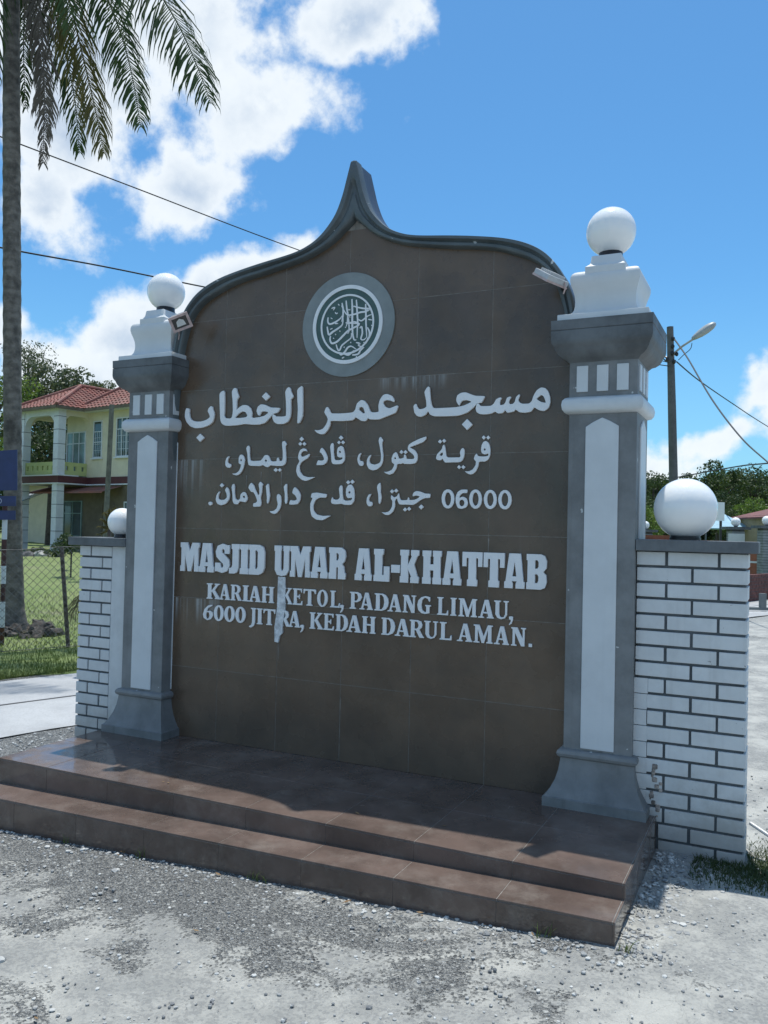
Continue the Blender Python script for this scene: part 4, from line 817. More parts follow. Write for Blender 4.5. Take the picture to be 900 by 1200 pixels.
def leafmat(name, a, b2, trans=.35, rough=.55, vs=1.5):
    m = bpy.data.materials.new(name); m.use_nodes = True; t = m.node_tree; p = t.nodes['Principled BSDF']; out = t.nodes['Material Output']
    g = N(t, 'NewGeometry'); n = N(t, 'TexNoise', i_Scale=vs, i_Detail=4.0); t.links.new(g.outputs['Position'], n.inputs['Vector'])
    c = mixc(t, mapr(t, n.outputs[0], .3, .7), a, b2)
    c = mixc(t, math_(t, 'MULTIPLY', g.outputs['Random Per Island'], .45), c, tuple(x * .45 for x in a))
    t.links.new(c, p.inputs['Base Color']); p.inputs['Roughness'].default_value = rough; p.inputs['Specular IOR Level'].default_value = .35
    tr = N(t, 'BsdfTranslucent'); t.links.new(mixc(t, 1.0, c, (1., 1., .55), 'MULTIPLY'), tr.inputs[0])
    mx = N(t, 'MixShader', i_0=trans); t.links.new(p.outputs[0], mx.inputs[1]); t.links.new(tr.outputs[0], mx.inputs[2]); t.links.new(mx.outputs[0], out.inputs[0])
    return m
m_grass = leafmat('grass_blades', (.11, .17, .04), (.18, .22, .075), .3)
m_weed = leafmat('weed_leaves', (.05, .09, .035), (.09, .12, .05), .3)
def weedpos():
    x = random.gauss(3.75, .3); y = random.gauss(-.12 if x < 3.7 else .1, .16)
    return (x, y) if clear(x, y) and x > 3.34 and -.42 < y < .7 else weedpos()
blades('weeds_at_wall_foot', 9000, weedpos, .006, .035, .0026, m_weed, gz, 1.3)
def crack():
    x = random.choice([1.55, 1.62, .4, 2.9, -.3, 3.2, .9]) + random.gauss(0, .02); return x, LF - .012 - abs(random.gauss(0, .01))
blades('grass_tufts_at_step', 70, crack, .02, .07, .002, m_grass, gz, .9)
def lawnpos():
    while True:
        o = 4.25 + 9 * random.random() ** 1.8; a = random.uniform(-2.5, 9 + (o - 4) * 1.2)
        if random.random() < .96: return NRM.x * o + ALG.x * a, NRM.y * o + ALG.y * a
blades('grass', 60000, lawnpos, .02, .085, .004, m_grass, lawn_z, .8)

m_dry = leafmat('dry_leaf', (.20, .12, .06), (.28, .20, .11), .1, .8)
m = MB()
for k in range(46):
    if k < 14: x, y = random.uniform(-.3, 3.1), LF - random.uniform(.01, .09)
    elif k < 20: x, y = random.uniform(-.2, 3.0), random.uniform(-.9, -.7)
    else: x, y = random.uniform(-2, 5), random.uniform(-3, 1)
    if k >= 20 and not clear(x, y): continue
    z = .004 if 14 <= k < 20 else gz(x, y) + .012
    a_ = random.random() * 6.28; s_ = random.uniform(.008, .022); u = Vector((math.cos(a_), math.sin(a_), random.uniform(-.2, .3))) * s_; v = Vector((-math.sin(a_), math.cos(a_), random.uniform(-.3, .3))) * s_ * .4; c0 = Vector((x, y, z))
    m.add([c0 - u, c0 - v * .9 + Vector((0, 0, .003)), c0 + u + Vector((0, 0, .004)), c0 + v], [(0, 1, 2), (0, 2, 3)])
o = m.build('fallen_leaves', m_dry, None, recalc=False); o['kind'] = 'stuff'
# ------------------------------------------------------------------ coconut palm
def bark_extra(t, co, c, b):
    w = N(t, 'TexWave', wave_type='BANDS', bands_direction='Z', i_Scale=2.4, i_Distortion=3.0, i_Detail=3.0); w.inputs['Detail Scale'].default_value = 2.0
    t.links.new(co, w.inputs['Vector'])
    return mixc(t, mapr(t, w.outputs['Fac'], .45, .9, 0, .3), c, (.08, .07, .06))
m_trunk = M_('palm_bark', (.20, .18, .155), .9, .3, 7, .7, 20, coords='World', dist=.03, extra=bark_extra)
m_frond = leafmat('palm_frond_green', (.042, .08, .02), (.07, .11, .03), .3, .45)
m_frondy = leafmat('palm_frond_yellowing', (.14, .13, .04), (.20, .16, .06), .35, .5)
m_frondd = leafmat('palm_frond_dead', (.13, .11, .09), (.19, .165, .135), .15, .7)
pb = Vector((-6.45, 4.72, -.40))
ctop = at(14, -118, 12.55)
palm = empty('coconut_palm', pb, 'tall coconut palm with ringed grey trunk at the left edge beside the road', 'palm tree')
P_ = []; rad = []
key = [(at(19, 752, 12.6), .26), (at(18, 738, 12.6), .19), (at(17, 715, 12.6), .145), (at(15.5, 640, 12.6), .130), (at(15, 560, 12.6), .128), (at(14.5, 440, 12.55), .130), (at(14, 300, 12.55), .128), (at(13.5, 150, 12.55), .125), (at(13.5, 0, 12.55), .12), (at(14, -118, 12.55), .12)]
for i in range(len(key) - 1):
    n_ = 14
    for k in range(n_):
        u = k / n_; P_.append(key[i][0].lerp(key[i + 1][0], u)); r0 = key[i][1] + (key[i + 1][1] - key[i][1]) * u
        rad.append(r0 * (1.03 if (i * n_ + k) % 2 else .975))
P_.append(key[-1][0]); rad.append(.12)
MB().tube(P_, rad, 20).build('trunk', m_trunk, palm, smooth=True, angle=60)
rb = MB()
for k in range(26):
    a = random.uniform(0, 6.28); r_ = random.uniform(.12, .55); h = random.uniform(.05, .32) * (1.1 - r_)
    c = key[0][0] + Vector((math.cos(a) * r_, math.sin(a) * r_, 0)) + Vector((.18, -.05, 0)); s = random.uniform(.07, .16)
    rb.sphere((c.x, c.y, -.36 + h * .5), s, 7, 5, random.uniform(.6, 1.2))
rb.v = [(x + random.uniform(-.03, .03), y + random.uniform(-.03, .03), z + random.uniform(-.03, .03)) for x, y, z in rb.v]
rb.build('root_mass', M_('root_mass', (.10, .09, .08), .95, .35, 9, 1., 25, coords='World', dist=.03), palm, recalc=False)
def frond(pts, mat, L=.55, n=70, droop=.6, name='frond', w=.018, spread_=1., side=None):
    pts = catmull([tuple(p) for p in pts], 8); m = MB()
    m.tube(pts, [.022 * (1 - .85 * i / len(pts)) for i in range(len(pts))], 5)
    cum = [0]
    for a, b in zip(pts[:-1], pts[1:]): cum.append(cum[-1] + (b - a).length)
    T = cum[-1]
    for i in range(n):
        u = .10 + .9 * i / n; s = u * T; k = max(j for j in range(len(cum)) if cum[j] <= s); k = min(k, len(pts) - 2)
        q = pts[k].lerp(pts[k + 1], (s - cum[k]) / max(cum[k + 1] - cum[k], 1e-6)); t = (pts[k + 1] - pts[k]).normalized()
        sd = t.cross(Vector((0, 0, 1)))
        if sd.length < .15: sd = Vector((.9, .43, 0))
        sd = side.copy() if side is not None else sd.normalized()
        ll = L * (math.sin(math.pi * min(1, .16 + u * .80)) ** .7) * random.uniform(.65, 1.15)
        for sg in (-1, 1):
            d = (sd * sg * spread_ + t * .75 + Vector((random.uniform(-.25, .25), random.uniform(-.25, .25), random.uniform(-.25, .15)))).normalized()
            p0 = q; p1 = q + d * ll * .45 + Vector((0, 0, -1)) * ll * .10 * droop; p2 = q + d * ll * .8 + Vector((0, 0, -1)) * ll * .45 * droop; p3 = q + d * ll * (1 - .15 * droop) + Vector((0, 0, -1)) * ll * .8 * droop
            wv = t.cross(d).cross(d).normalized() * w if random.random() < .5 else (t * w)
            n0 = len(m.v)
            m.v += [tuple(p0 - wv * .4), tuple(p0 + wv * .4), tuple(p1 - wv), tuple(p1 + wv), tuple(p2 - wv * .8), tuple(p2 + wv * .8), tuple(p3)]
            m.f += [(n0, n0 + 1, n0 + 3, n0 + 2), (n0 + 2, n0 + 3, n0 + 5, n0 + 4), (n0 + 4, n0 + 5, n0 + 6)]
    return m.build(name, mat, palm, recalc=False)
D0 = 12.5
fr = [
 ([(14, -118), (95, -95), (165, -35), (205, 22), (232, 80), (247, 122)], m_frond, .74, 130, .8, 12.0),
 ([(14, -118), (70, -90), (112, -30), (140, 35), (155, 90), (165, 150)], m_frond, .54, 125, .9, 12.2),
 ([(14, -118), (50, -80), (78, -10), (98, 70), (112, 130), (122, 180)], m_frondy, .54, 125, 1., 12.4),
 ([(14, -118), (40, -80), (58, -10), (76, 60), (88, 120), (93, 180)], m_frond, .42, 90, 1., 12.9),
 ([(14, -118), (34, -80), (46, 0), (51, 70), (52, 130), (50, 192)], m_frondd, .36, 120, 1., 12.2),
 ([(14, -118), (28, -80), (36, -10), (44, 40), (50, 90), (56, 150)], m_frondd, .30, 80, 1., 12.3),
 ([(14, -118), (24, -85), (30, -30), (28, 30), (28, 80), (30, 128)], m_frond, .30, 70, 1., 12.9),
 ([(14, -118), (2, -85), (-8, -20), (-12, 40), (-12, 80), (-10, 110)], m_frond, .42, 70, 1., 12.2),
 ([(14, -118), (-40, -110), (-90, -60), (-120, 0), (-140, 60)], m_frond, .55, 80, .7, 12.8),
 ([(14, -118), (80, -150), (160, -140), (230, -90), (270, -20)], m_frond, .55, 80, .7, 12.6),
 ([(14, -118), (-20, -85), (-38, -20), (-50, 60), (-52, 120)], m_frondy, .40, 80, 1., 12.6),
 ([(14, -118), (36, -95), (62, -70), (76, -20), (80, 40)], m_frond, .45, 70, .8, 11.6),
]
for pts, mt_, L_, n_, dr_, D_ in fr:
    q = [at(x, y, D0 + (D_ - D0) * min(1, i / 2)) for i, (x, y) in enumerate(pts)]
    frond(q, mt_, L_, n_, dr_, spread_=1. if dr_ < .95 else .7, w=.0145, side=(RT * .8 + UP * .25 + FW * .55).normalized())
for k in range(11):      # the rest of the crown, above the frame
    a = k * 2.4; e = R(random.uniform(20, 70)); r_ = 3.6
    d = Vector((math.cos(a), math.sin(a), 0)); q = [ctop, ctop + d * r_ * .25 + Vector((0, 0, math.sin(e) * 1.2)), ctop + d * r_ * .55 + Vector((0, 0, math.sin(e) * 1.7)), ctop + d * r_ * .82 + Vector((0, 0, math.sin(e) * 1.2)), ctop + d * r_ + Vector((0, 0, math.sin(e) * .2 - .3))]
    frond(q, m_frond, .55, 60, .6)
for k in range(7):
    a = k * .9; c = ctop + Vector((math.cos(a) * .22, math.sin(a) * .22, -.25 - .08 * (k % 2)))
    MB().sphere(c, .12, 12, 8, 1.15).build('coconut', m_frondy, palm, smooth=True, angle=180)

# ------------------------------------------------------------------ chain-link fence, posts, signs on the verge
m_wire = M_('fence_wire', (.16, .16, .15), .6, .2, 10, 0, 30, metal=.3)
m_post = M_('rusty_post', (.13, .105, .085), .8, .3, 20, .5, 50)
def fp(a, o=6.0, z=0): 
    x = NRM.x * o + ALG.x * a; y = NRM.y * o + ALG.y * a; return Vector((x, y, gz(x, y) + z))
fa0, fa1 = -3.5, 5.2
pa = along(-4.919, 3.891)
fence = empty('chain_link_fence', fp(pa), 'sagging chain link fence along the verge behind the road', 'fence')
m = MB(); H = 1.38; step = .105
def wz(a, z): return z - .05 * math.sin((a - pa) * 1.9) ** 2 * (z / H)
npts = int((fa1 - fa0) / step)
for sgn in (1, -1):
    k = -int(H / step) - 1
    while k * step < fa1 - fa0 + H:
        a = fa0 + k * step; pts = []
        for i in range(14):
            z = .03 + (H - .03) * i / 13; aa = a + sgn * z
            if sgn < 0: aa = a + z * -1 + H
            if fa0 <= aa <= fa1: pts.append(fp(aa, 6.0 + .02 * math.sin(aa * 3) + .006 * sgn, wz(aa, z)))
        if len(pts) > 1: m.tube(pts, .0032, 3, caps=False)
        k += 1
m.build('chain_mesh', m_wire, fence, recalc=False)
for z in (.04, H): MB().tube([fp(fa0 + (fa1 - fa0) * i / 30, 6.0, wz(fa0 + (fa1 - fa0) * i / 30, z)) for i in range(31)], .005, 5).build('tension_wire', m_wire, fence)
for a_, lean in ((pa, (-.13, -.06)), (pa - 3.2, (.02, 0)), (pa + 3.0, (.03, .02))):
    b = fp(a_, 6.03, -.1); MB().tube([b, b + Vector((lean[0] * .5, lean[1] * .5, .75)), b + Vector((lean[0], lean[1], 1.47))], .027, 8).build('post', m_post, fence)
# dead frond caught on the fence
fr2 = empty('dead_palm_frond', fp(pa + .1, 5.8), 'dry brown palm frond hanging on the chain link fence', 'palm frond')
palm_save = palm; palm = fr2
frond([at(104, 688, 10.9), at(98, 694, 10.9), at(90, 708, 11.0), at(83, 722, 11.0)], m_frondd, .24, 26, 1.2, name='leaf', w=.008)
palm = palm_save

m_red = M_('post_dark_red_paint', (.085, .03, .025), .6, .3, 12, .2, 40)
m_sblue = M_('sign_blue_enamel', (.018, .035, .125), .35, .12, 6, .05, 40)
m_swhite = M_('sign_white_print', (.45, .5, .6), .5, .05, 6, 0, 40)
spb = at(1.5, 768, 11.3); spb.z = gz(spb.x, spb.y)
sp = empty('road_sign', spb, 'blue road sign with two small plates on a red and white banded post', 'road sign')
def spt(px, py, dz=0): return at(px, py, 11.2 + dz)
zs = [765, 735, 705, 684, 663, 632, 606, 583]
for k in range(len(zs) - 1):
    a, b = spt(1.5 + 3.6 * (765 - zs[k]) / 135 if zs[k] > 600 else 6, zs[k]), spt(1.5 + 3.6 * (765 - zs[k + 1]) / 135 if zs[k + 1] > 600 else 6, zs[k + 1])
    if k == 0: a = spb - Vector((0, 0, .1))
    MB().tube([a, b], .034, 12).build('post_band', m_red if k % 2 == 0 else m_white, sp, smooth=True)
def plate(px0, px1, py0, py1, mat, name='plate', skew=0, dz=0, th=.012):
    c = [spt(px0, py0, dz), spt(px1, py0 - skew, dz), spt(px1, py1 - skew * .3, dz), spt(px0, py1, dz)]
    nn = (c[1] - c[0]).cross(c[3] - c[0]).normalized() * th
    m = MB(); m.v = [tuple(q) for q in c] + [tuple(q - nn * (1 if nn.dot(FW) < 0 else -1) * -1) for q in c]
    m.f = [(0, 1, 2, 3), (7, 6, 5, 4), (0, 4, 5, 1), (1, 5, 6, 2), (2, 6, 7, 3), (3, 7, 4, 0)]
    return m.build(name, mat, sp)
plate(-58, 20.5, 532, 576, m_sblue, skew=5, dz=-.06); plate(-42, 19, 581, 593, m_sblue, skew=-.3, dz=-.06); plate(-42, 18.5, 598, 609, m_sblue, skew=-.3, dz=-.06)
m = MB()
c = spt(-.5, 587, -.075); m.v = []
for k in range(16):
    a = 2 * math.pi * k / 16
    for r_ in (.026, .036): m.v.append(tuple(c + RT * math.cos(a) * r_ * .8 + UP * math.sin(a) * r_))
for k in range(16): a = 2 * k; b = 2 * ((k + 1) % 16); m.f.append((a, a + 1, b + 1, b))
m.build('sign_mark', m_swhite, sp)

# ------------------------------------------------------------------ poles and wires
m_pole = M_('concrete_pole', (.12, .125, .125), .8, .15, 3, .3, 30, coords='World')
m_cable = M_('black_cable', (.02, .02, .022), .6, .1, 10, 0, 30)
m_lampg = M_('street_lamp_grey', (.38, .41, .42), .4, .1, 6, .05, 30)
Dp = 26.
def seg_(px, py, D=Dp): return at(px, py, D)
base_ = seg_(791.5, 690); base_.z = gz(base_.x, base_.y)
sl = empty('street_lamp', base_, 'dark utility pole with a street lamp arm and hanging cables, behind the right brick wall', 'street lamp')
MB().tube([base_, seg_(790, 600), seg_(787.5, 480), seg_(785.2, 383)], [.15, .14, .125, .10], 14).build('pole', m_pole, sl, smooth=True)
MB().tube([seg_(785.5, 424), seg_(791, 413, 25.9), seg_(800, 405.5, 25.7), seg_(813, 397, 25.5)], .035, 8).build('lamp_arm', m_lampg, sl, smooth=True)
m = MB(); a = seg_(811, 397.5, 25.5); b = seg_(838.5, 378.5, 25.3); ax = (b - a); L_ = ax.length; ax.normalize()
sdv = ax.cross(FW).normalized(); upv = FW.copy()
ringn = 14; prof = [(0, .02), (.04, .10), (.15, .14), (.35, .19), (.6, .21), (.8, .19), (.93, .13), (1, .03)]
for u, r_ in prof:
    for k in range(ringn):
        w = 2 * math.pi * k / ringn; m.v.append(tuple(a + ax * L_ * u + sdv * math.cos(w) * r_ * .62 + upv * math.sin(w) * r_))
for i in range(len(prof) - 1):
    for k in range(ringn): q = i * ringn + k; q2 = i * ringn + (k + 1) % ringn; m.f.append((q, q2, q2 + ringn, q + ringn))
m.f += [tuple(range(ringn)), tuple(range((len(prof) - 1) * ringn, len(prof) * ringn))]
m.build('lamp_head', m_lampg, sl, smooth=True, angle=60)
m = MB()
for k, (x, y) in enumerate([(789, 397), (788.5, 406), (788, 414), (782, 421), (790, 424), (793, 415)]): m.sphere(seg_(x, y, 25.85), .055, 8, 6, 1.3)
m.build('insulator', m_black, sl, recalc=False)
m = MB()
m.tube([seg_(775, 414, 26.2), seg_(781, 419, 26), seg_(792, 423, 25.9)], .03, 6); m.tube([seg_(775, 418, 26.2), seg_(781, 424, 26)], .02, 6)
m.build('bracket', m_black, sl)
def cable(pts, r_, label, name='overhead_cable', sub=8, group=None):
    q = catmull([tuple(p) for p in pts], sub); o = MB().tube(q, r_, 6).build(name, m_cable, None, smooth=True)
    return tag(o, label, 'cable', group)
o = MB().tube(catmull([tuple(seg_(*p)) for p in [(811, 402, 25.5), (809, 409, 25.6), (801, 416, 25.8), (795, 422, 25.85)]], 6), .012, 5).build('lamp_wire', m_cable, sl)
cable([seg_(790, 397, 25.85), at(806, 420, 24.5), at(833, 466, 20), at(866, 510, 16.5), at(899, 541, 14.5), at(960, 592, 12.5)], [.024 - .0125 * i / 40 for i in range(41)], 'thick black cable sagging down to the right from the street lamp pole')
cable([seg_(793, 424, 25.85), at(820, 446.5, 30), at(860, 474, 36), at(900, 500, 42), at(980, 548, 55)], .022, 'thin cable sloping down to the right, crossing behind the thick one')
cable([at(790, 560, 60), at(862, 547, 50), at(893, 543.5, 45), at(960, 538, 38)], .04, 'nearly level dark cable low over the right hand treetops')
cable([at(-260, 62, 12), at(0, 160, 14), at(150, 217, 16), at(350, 293, 19.5), at(560, 365, 23), at(784, 425, 25.85)], .0125, 'upper overhead wire crossing the clouds on the left', 'overhead_wire')
cable([at(-260, 236, 12), at(0, 290, 14), at(120, 312, 15.6), at(243, 337, 17.5), at(500, 388, 22), at(784, 429, 25.9)], .0155, 'lower overhead wire passing behind the left pillar globe', 'overhead_wire')
wpb = at(123, 655, 27); wpb.z = lawn_z(wpb.x, wpb.y)
wp = tag(MB().tube([wpb, at(124, 610, 27), at(128, 540, 27), at(131, 474, 27)], [.085, .083, .08, .075], 10).build('wooden_pole', M_('weathered_wood', (.17, .165, .14), .85, .2, 6, .3, 30), None, smooth=True), 'bare weathered wooden pole leaning slightly in front of the yellow house', 'pole')

# ------------------------------------------------------------------ house
rh = Vector((RT.x, RT.y, 0)).normalized(); fh = Vector((FW.x, FW.y, 0)).normalized()
hb = at(66.7, 612, 40.3); hb.z = -.30
e1 = (rh * .81 - fh * .58).normalized(); hrot = math.atan2(e1.y, e1.x)
house = empty('house', hb, 'two-storey pale yellow house with red tiled hip roof and white columns', 'house', rz=hrot)
m_cream = M_('cream_render', (.70, .645, .49), .8, .06, 1.5, .2, 40, coords='Object')
m_lime = M_('lime_render', (.50, .55, .24), .8, .06, 1.5, .2, 40)
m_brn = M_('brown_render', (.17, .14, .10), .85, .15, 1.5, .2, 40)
m_colw = M_('column_white_tile', (.68, .71, .74), .5, .05, 4, .1, 40)
m_dark = M_('column_dark_joint', (.12, .14, .17), .6, .1, 4, .1, 40)
m_maroon = M_('maroon_band', (.10, .03, .035), .6, .1, 4, .1, 40)
m_win = M_('window_dark_glass', (.045, .07, .07), .06, .2, 1.2, .0, 10, spec=.9)
m_curt = M_('window_pale_glass', (.20, .29, .28), .1, .2, 1.5, .0, 10, spec=.8)
def roof_extra(t, co, c, b):
    v = N(t, 'TexVoronoi', i_Scale=4.2); t.links.new(co, v.inputs['Vector']); s = N(t, 'SeparateColor'); t.links.new(v.outputs['Color'], s.inputs[0])
    c = mixc(t, s.outputs[0], (.27, .10, .08), (.19, .095, .08))
    n = N(t, 'TexNoise', i_Scale=.7, i_Detail=5.0); t.links.new(co, n.inputs['Vector'])
    return mixc(t, mapr(t, n.outputs[0], .5, .75, 0, .6), c, (.34, .22, .18))
m_roof = M_('red_clay_tiles', (.3, .12, .09), .8, .1, 1, .3, 30, extra=roof_extra)
def HB(*a, name='wall', mat=None, par=None, bevel=0): return MB().box(*a).build(name, mat or m_cream, par or house, local=True, bevel=bevel)
HB(0.0, 8.5, 1.53, 9, 3.95, 7.2); HB(-1.7, 0.0, 1.531, 5, 3.95, 7.2)
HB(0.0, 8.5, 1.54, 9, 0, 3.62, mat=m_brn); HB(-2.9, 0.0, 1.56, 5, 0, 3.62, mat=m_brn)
HB(-3.22, .3, -.2, 1.56, 3.62, 3.96, name='balcony_slab', mat=m_maroon); HB(.3, 8.55, 1.44, 1.56, 3.62, 3.96, name='band', mat=m_maroon); HB(-3.2, -1.7, 1.56, 5, 3.62, 3.95, name='balcony_slab', mat=m_maroon)
HB(-3.26, .34, -.24, 1.44, 3.56, 3.618, name='band_edge', mat=m_colw); HB(.34, 8.6, 1.40, 1.53, 3.56, 3.618, name='band_edge', mat=m_colw)
HB(-3.24, .32, -.22, .9, 3.964, 4.02, name='band_edge', mat=m_colw)
# columns with dark joints
for cx, cy in ((-3.0, 0), (0, 0), (-3.0, 3.4)):
    c_ = HB(cx - .2, cx + .2, cy - .2, cy + .2, 0, 3.56, name='column', mat=m_colw); HB(cx - .2, cx + .2, cy - .2, cy + .2, 4.02, 7.2, name='column', mat=m_colw)
    m = MB()
    for z in (.6, 1.25, 1.9, 2.55, 3.2, 4.75, 5.5, 6.2, 6.85): MB().box(cx - .207, cx + .207, cy - .207, cy + .207, z, z + .028).build('column_joint', m_dark, house, local=True)
# arched beams under the eaves
def arch_pts(x0, x1, zt, zs, r):
    P = [(x0, zt), (x1, zt), (x1, zs - r)]
    P += [(x1 - r + r * math.cos(t_), zs - r + r * math.sin(t_)) for t_ in np.linspace(0, math.pi / 2, 7)][1:]
    P += [(x0 + r - r * math.sin(t_), zs - r + r * math.cos(t_)) for t_ in np.linspace(0, math.pi / 2, 7)]
    return P
MB().prism(arch_pts(-2.8, -.2, 7.2, 6.95, .65), -.15, .15).build('arch_beam', m_colw, house, local=True)
m = MB().prism(arch_pts(.2, 1.53, 7.2, 6.95, .4), -.15, .15); m.v = [(y, x, z) for x, y, z in m.v]; m.build('arch_beam', m_cream, house, local=True)
m = MB().prism(arch_pts(.2, 3.2, 7.2, 6.95, .65), -.15, .15); m.v = [(y - 3.0, x, z) for x, y, z in m.v]; m.build('arch_beam', m_cream, house, local=True)
# parapets with square holes
def parapet(x0, x1, n, swap=None):
    m = MB(); z0, z1 = 4.02, 4.66; ha, hb_ = 4.25, 4.47
    m.box(x0, x1, -.06, .06, z0, ha); m.box(x0, x1, -.06, .06, hb_, z1)
    hw = .15; pit = (x1 - x0) / n
    ed = [x0]
    for k in range(n): c = x0 + pit * (k + .5); ed += [c - hw / 2, c + hw / 2]
    ed.append(x1)
    for k in range(0, len(ed), 2): m.box(ed[k], ed[k + 1], -.058, .058, ha, hb_)
    if swap is not None: m.v = [(y + swap, x, z) for x, y, z in m.v]
    m.build('parapet', m_lime, house, local=True)
parapet(-2.8, -.2, 6); parapet(.2, 1.53, 3, 0.0); parapet(.2, 3.2, 6, -3.0)
# roofs, laid in courses
def roof_plane(c0, c1, r0, r1, par, n=11):
    """courses from eave edge c0-c1 up to ridge edge r0-r1"""
    c0, c1, r0, r1 = map(Vector, (c0, c1, r0, r1)); m = MB(); nn = (c1 - c0).cross(r0 - c0).normalized()
    if nn.z < 0: nn = -nn
    for k in range(n):
        u, v = k / n, min(1, (k + 1.04) / n)
        a, b = c0.lerp(r0, u), c1.lerp(r1, u); c, d = c1.lerp(r1, v), c0.lerp(r0, v)
        w = max(2, int((b - a).length / .14)); n0 = len(m.v)
        for i in range(w + 1):
            f = i / w; lift = .055 + .028 * math.cos(i * math.pi); m.v += [tuple(a.lerp(b, f) + nn * lift), tuple(d.lerp(c, f) + nn * (lift - .045)), tuple(a.lerp(b, f) + nn * -.01)]
        for i in range(w): q = n0 + i * 3; m.f += [(q, q + 3, q + 4, q + 1), (q + 2, q + 5, q + 3, q)]
    return m.build('roof_slope', m_roof, par, local=True, recalc=False)
roofp = HB(-3.3, .3, -.3, 5.0, 7.2, 7.27, name='roof_soffit', mat=m_colw)
HB(.301, 9.1, .95, 9.6, 7.2, 7.27, name='roof_soffit', mat=m_colw)
E_, Zr = 7.30, 8.74
roof = HB(-1.6, -1.4, 2.6, 2.8, 7.27, 7.4, name='roof', mat=m_roof)
pk = (-1.5, 2.1, Zr); pk2 = (-1.5, 6.2, Zr)
roof_plane((-3.6, -.6, E_), (.6, -.6, E_), pk, pk, roof); roof_plane((.6, -.6, E_), (.6, 5.0, E_), pk, pk2, roof); roof_plane((-3.6, 5.6, E_), (-3.6, -.6, E_), pk2, pk, roof)
ap = (2.0, 4.6, 9.75); ap2 = (6.5, 4.6, 9.75)
roof_plane((-.1, .9, E_), (9.2, .9, E_), ap, ap2, roof, 15); roof_plane((-.1, 9.7, E_), (-.1, .9, E_), ap, ap, roof, 15); roof_plane((9.2, .9, E_), (9.2, 9.7, E_), ap2, ap2, roof, 15); roof_plane((9.2, 9.7, E_), (-.1, 9.7, E_), ap2, ap, roof, 15)
m = MB()
for a, b in (((-3.6, -.6, E_ + .08), (pk[0], pk[1], pk[2] + .08)), ((.6, -.6, E_ + .08), (pk[0], pk[1], pk[2] + .08)), ((pk[0], pk[1], pk[2] + .08), (pk2[0], pk2[1], pk2[2] + .08)), ((-.1, .9, E_ + .08), (ap[0], ap[1], ap[2] + .08)), ((ap[0], ap[1], ap[2] + .08), (ap2[0], ap2[1], ap2[2] + .08))):
    m.tube([a, b], .085, 7)
m.build('ridge_tiles', m_roof, roof, local=True)
m = MB()
for a, b in (((-3.62, -.62), (.62, -.62)), ((.62, -.62), (.62, .9)), ((.62, .88), (9.2, .88)), ((-3.62, -.62), (-3.62, 5.6))):
    a = Vector((*a, 0)); b = Vector((*b, 0)); d = (b - a).normalized(); s_ = Vector((-d.y, d.x, 0)) * .015; n0 = len(m.v)
    for q in (a, b):
        for sg in (-1, 1):
            for z in (7.17, 7.31): m.v.append((q.x + s_.x * sg, q.y + s_.y * sg, z))
    m.f += [(n0, n0 + 1, n0 + 5, n0 + 4), (n0 + 2, n0 + 6, n0 + 7, n0 + 3), (n0, n0 + 4, n0 + 6, n0 + 2), (n0 + 1, n0 + 3, n0 + 7, n0 + 5)]
m.build('fascia', m_brn, roof, local=True)
# windows: frame, bars, panes
def window(x0, x1, z0, z1, y, nx, nz, name='window', mat=None, grille=False, sill=True, fm=None):
    f = MB(); b = .055; fm = fm or m_colw
    f.box(x0 - b, x1 + b, y - .05, y + .02, z1, z1 + b); f.box(x0 - b, x1 + b, y - .05, y + .02, z0 - b, z0); f.box(x0 - b, x0, y - .05, y + .02, z0, z1); f.box(x1, x1 + b, y - .05, y + .02, z0, z1)
    for k in range(1, nx): x = x0 + (x1 - x0) * k / nx; f.box(x - .022, x + .022, y - .038, y + .0, z0, z1)
    for fz in nz: z = z0 + (z1 - z0) * fz; f.box(x0, x1, y - .034, y + .0, z - .02, z + .02)
    if grille:
        n_ = int((x1 - x0) / .13)
        for k in range(1, n_): x = x0 + (x1 - x0) * k / n_; f.box(x - .007, x + .007, y - .046, y - .04, z0, z0 + (z1 - z0) * .72)
        for k in range(1, 4): z = z0 + (z1 - z0) * .18 * k; f.box(x0, x1, y - .048, y - .04, z - .007, z + .007)
    fr_ = f.build(name, fm, house, local=True)
    MB().box(x0, x1, y - .015, y - .008, z0, z1).build('pane', mat or m_win, fr_, local=True)
    if sill: MB().box(x0 - .12, x1 + .12, y - .13, y - .002, z0 - b - .07, z0 - b - .004).build('sill', m_colw, fr_, local=True)
window(-1.62, -.12, 4.0, 6.25, 1.53, 3, (.76,), 'sliding_door', m_curt, sill=False)
window(.62, 1.22, 4.98, 6.72, 1.53, 1, (.72, .42), grille=True); window(2.45, 3.55, 4.98, 6.78, 1.53, 3, (.72,), grille=True); window(5.2, 6.6, 4.98, 6.78, 1.53, 3, (.72,), grille=True)
window(-2.72, -1.9, .1, 2.75, 1.55, 1, (.78, .35), 'glazed_door', m_win, sill=False, fm=m_curt); window(-1.75, -.3, .1, 2.75, 1.55, 2, (.78, .35), 'glazed_door', m_win, sill=False, fm=m_curt)
window(1.5, 2.3, .1, 2.6, 1.53, 2, (.78,), 'timber_door', m_brn, sill=False, fm=m_brn); window(3.2, 4.6, 1.1, 2.7, 1.53, 3, (.72,), grille=True)
m = MB(); 
for k in range(60):
    x = -3.3 + k * .105; m.add([(x, .35, 3.18 + .015 * (k % 2)), (x + .105, .35, 3.18 + .015 * ((k + 1) % 2)), (x + .105, 1.5, 3.5), (x, 1.5, 3.5)], [(0, 1, 2, 3)]); m.add([(x, .34, 3.12), (x + .105, .34, 3.12), (x + .105, .35, 3.2), (x, .35, 3.2)], [(0, 1, 2, 3)])
m.build('porch_roof', m_roof, house, local=True, recalc=False)
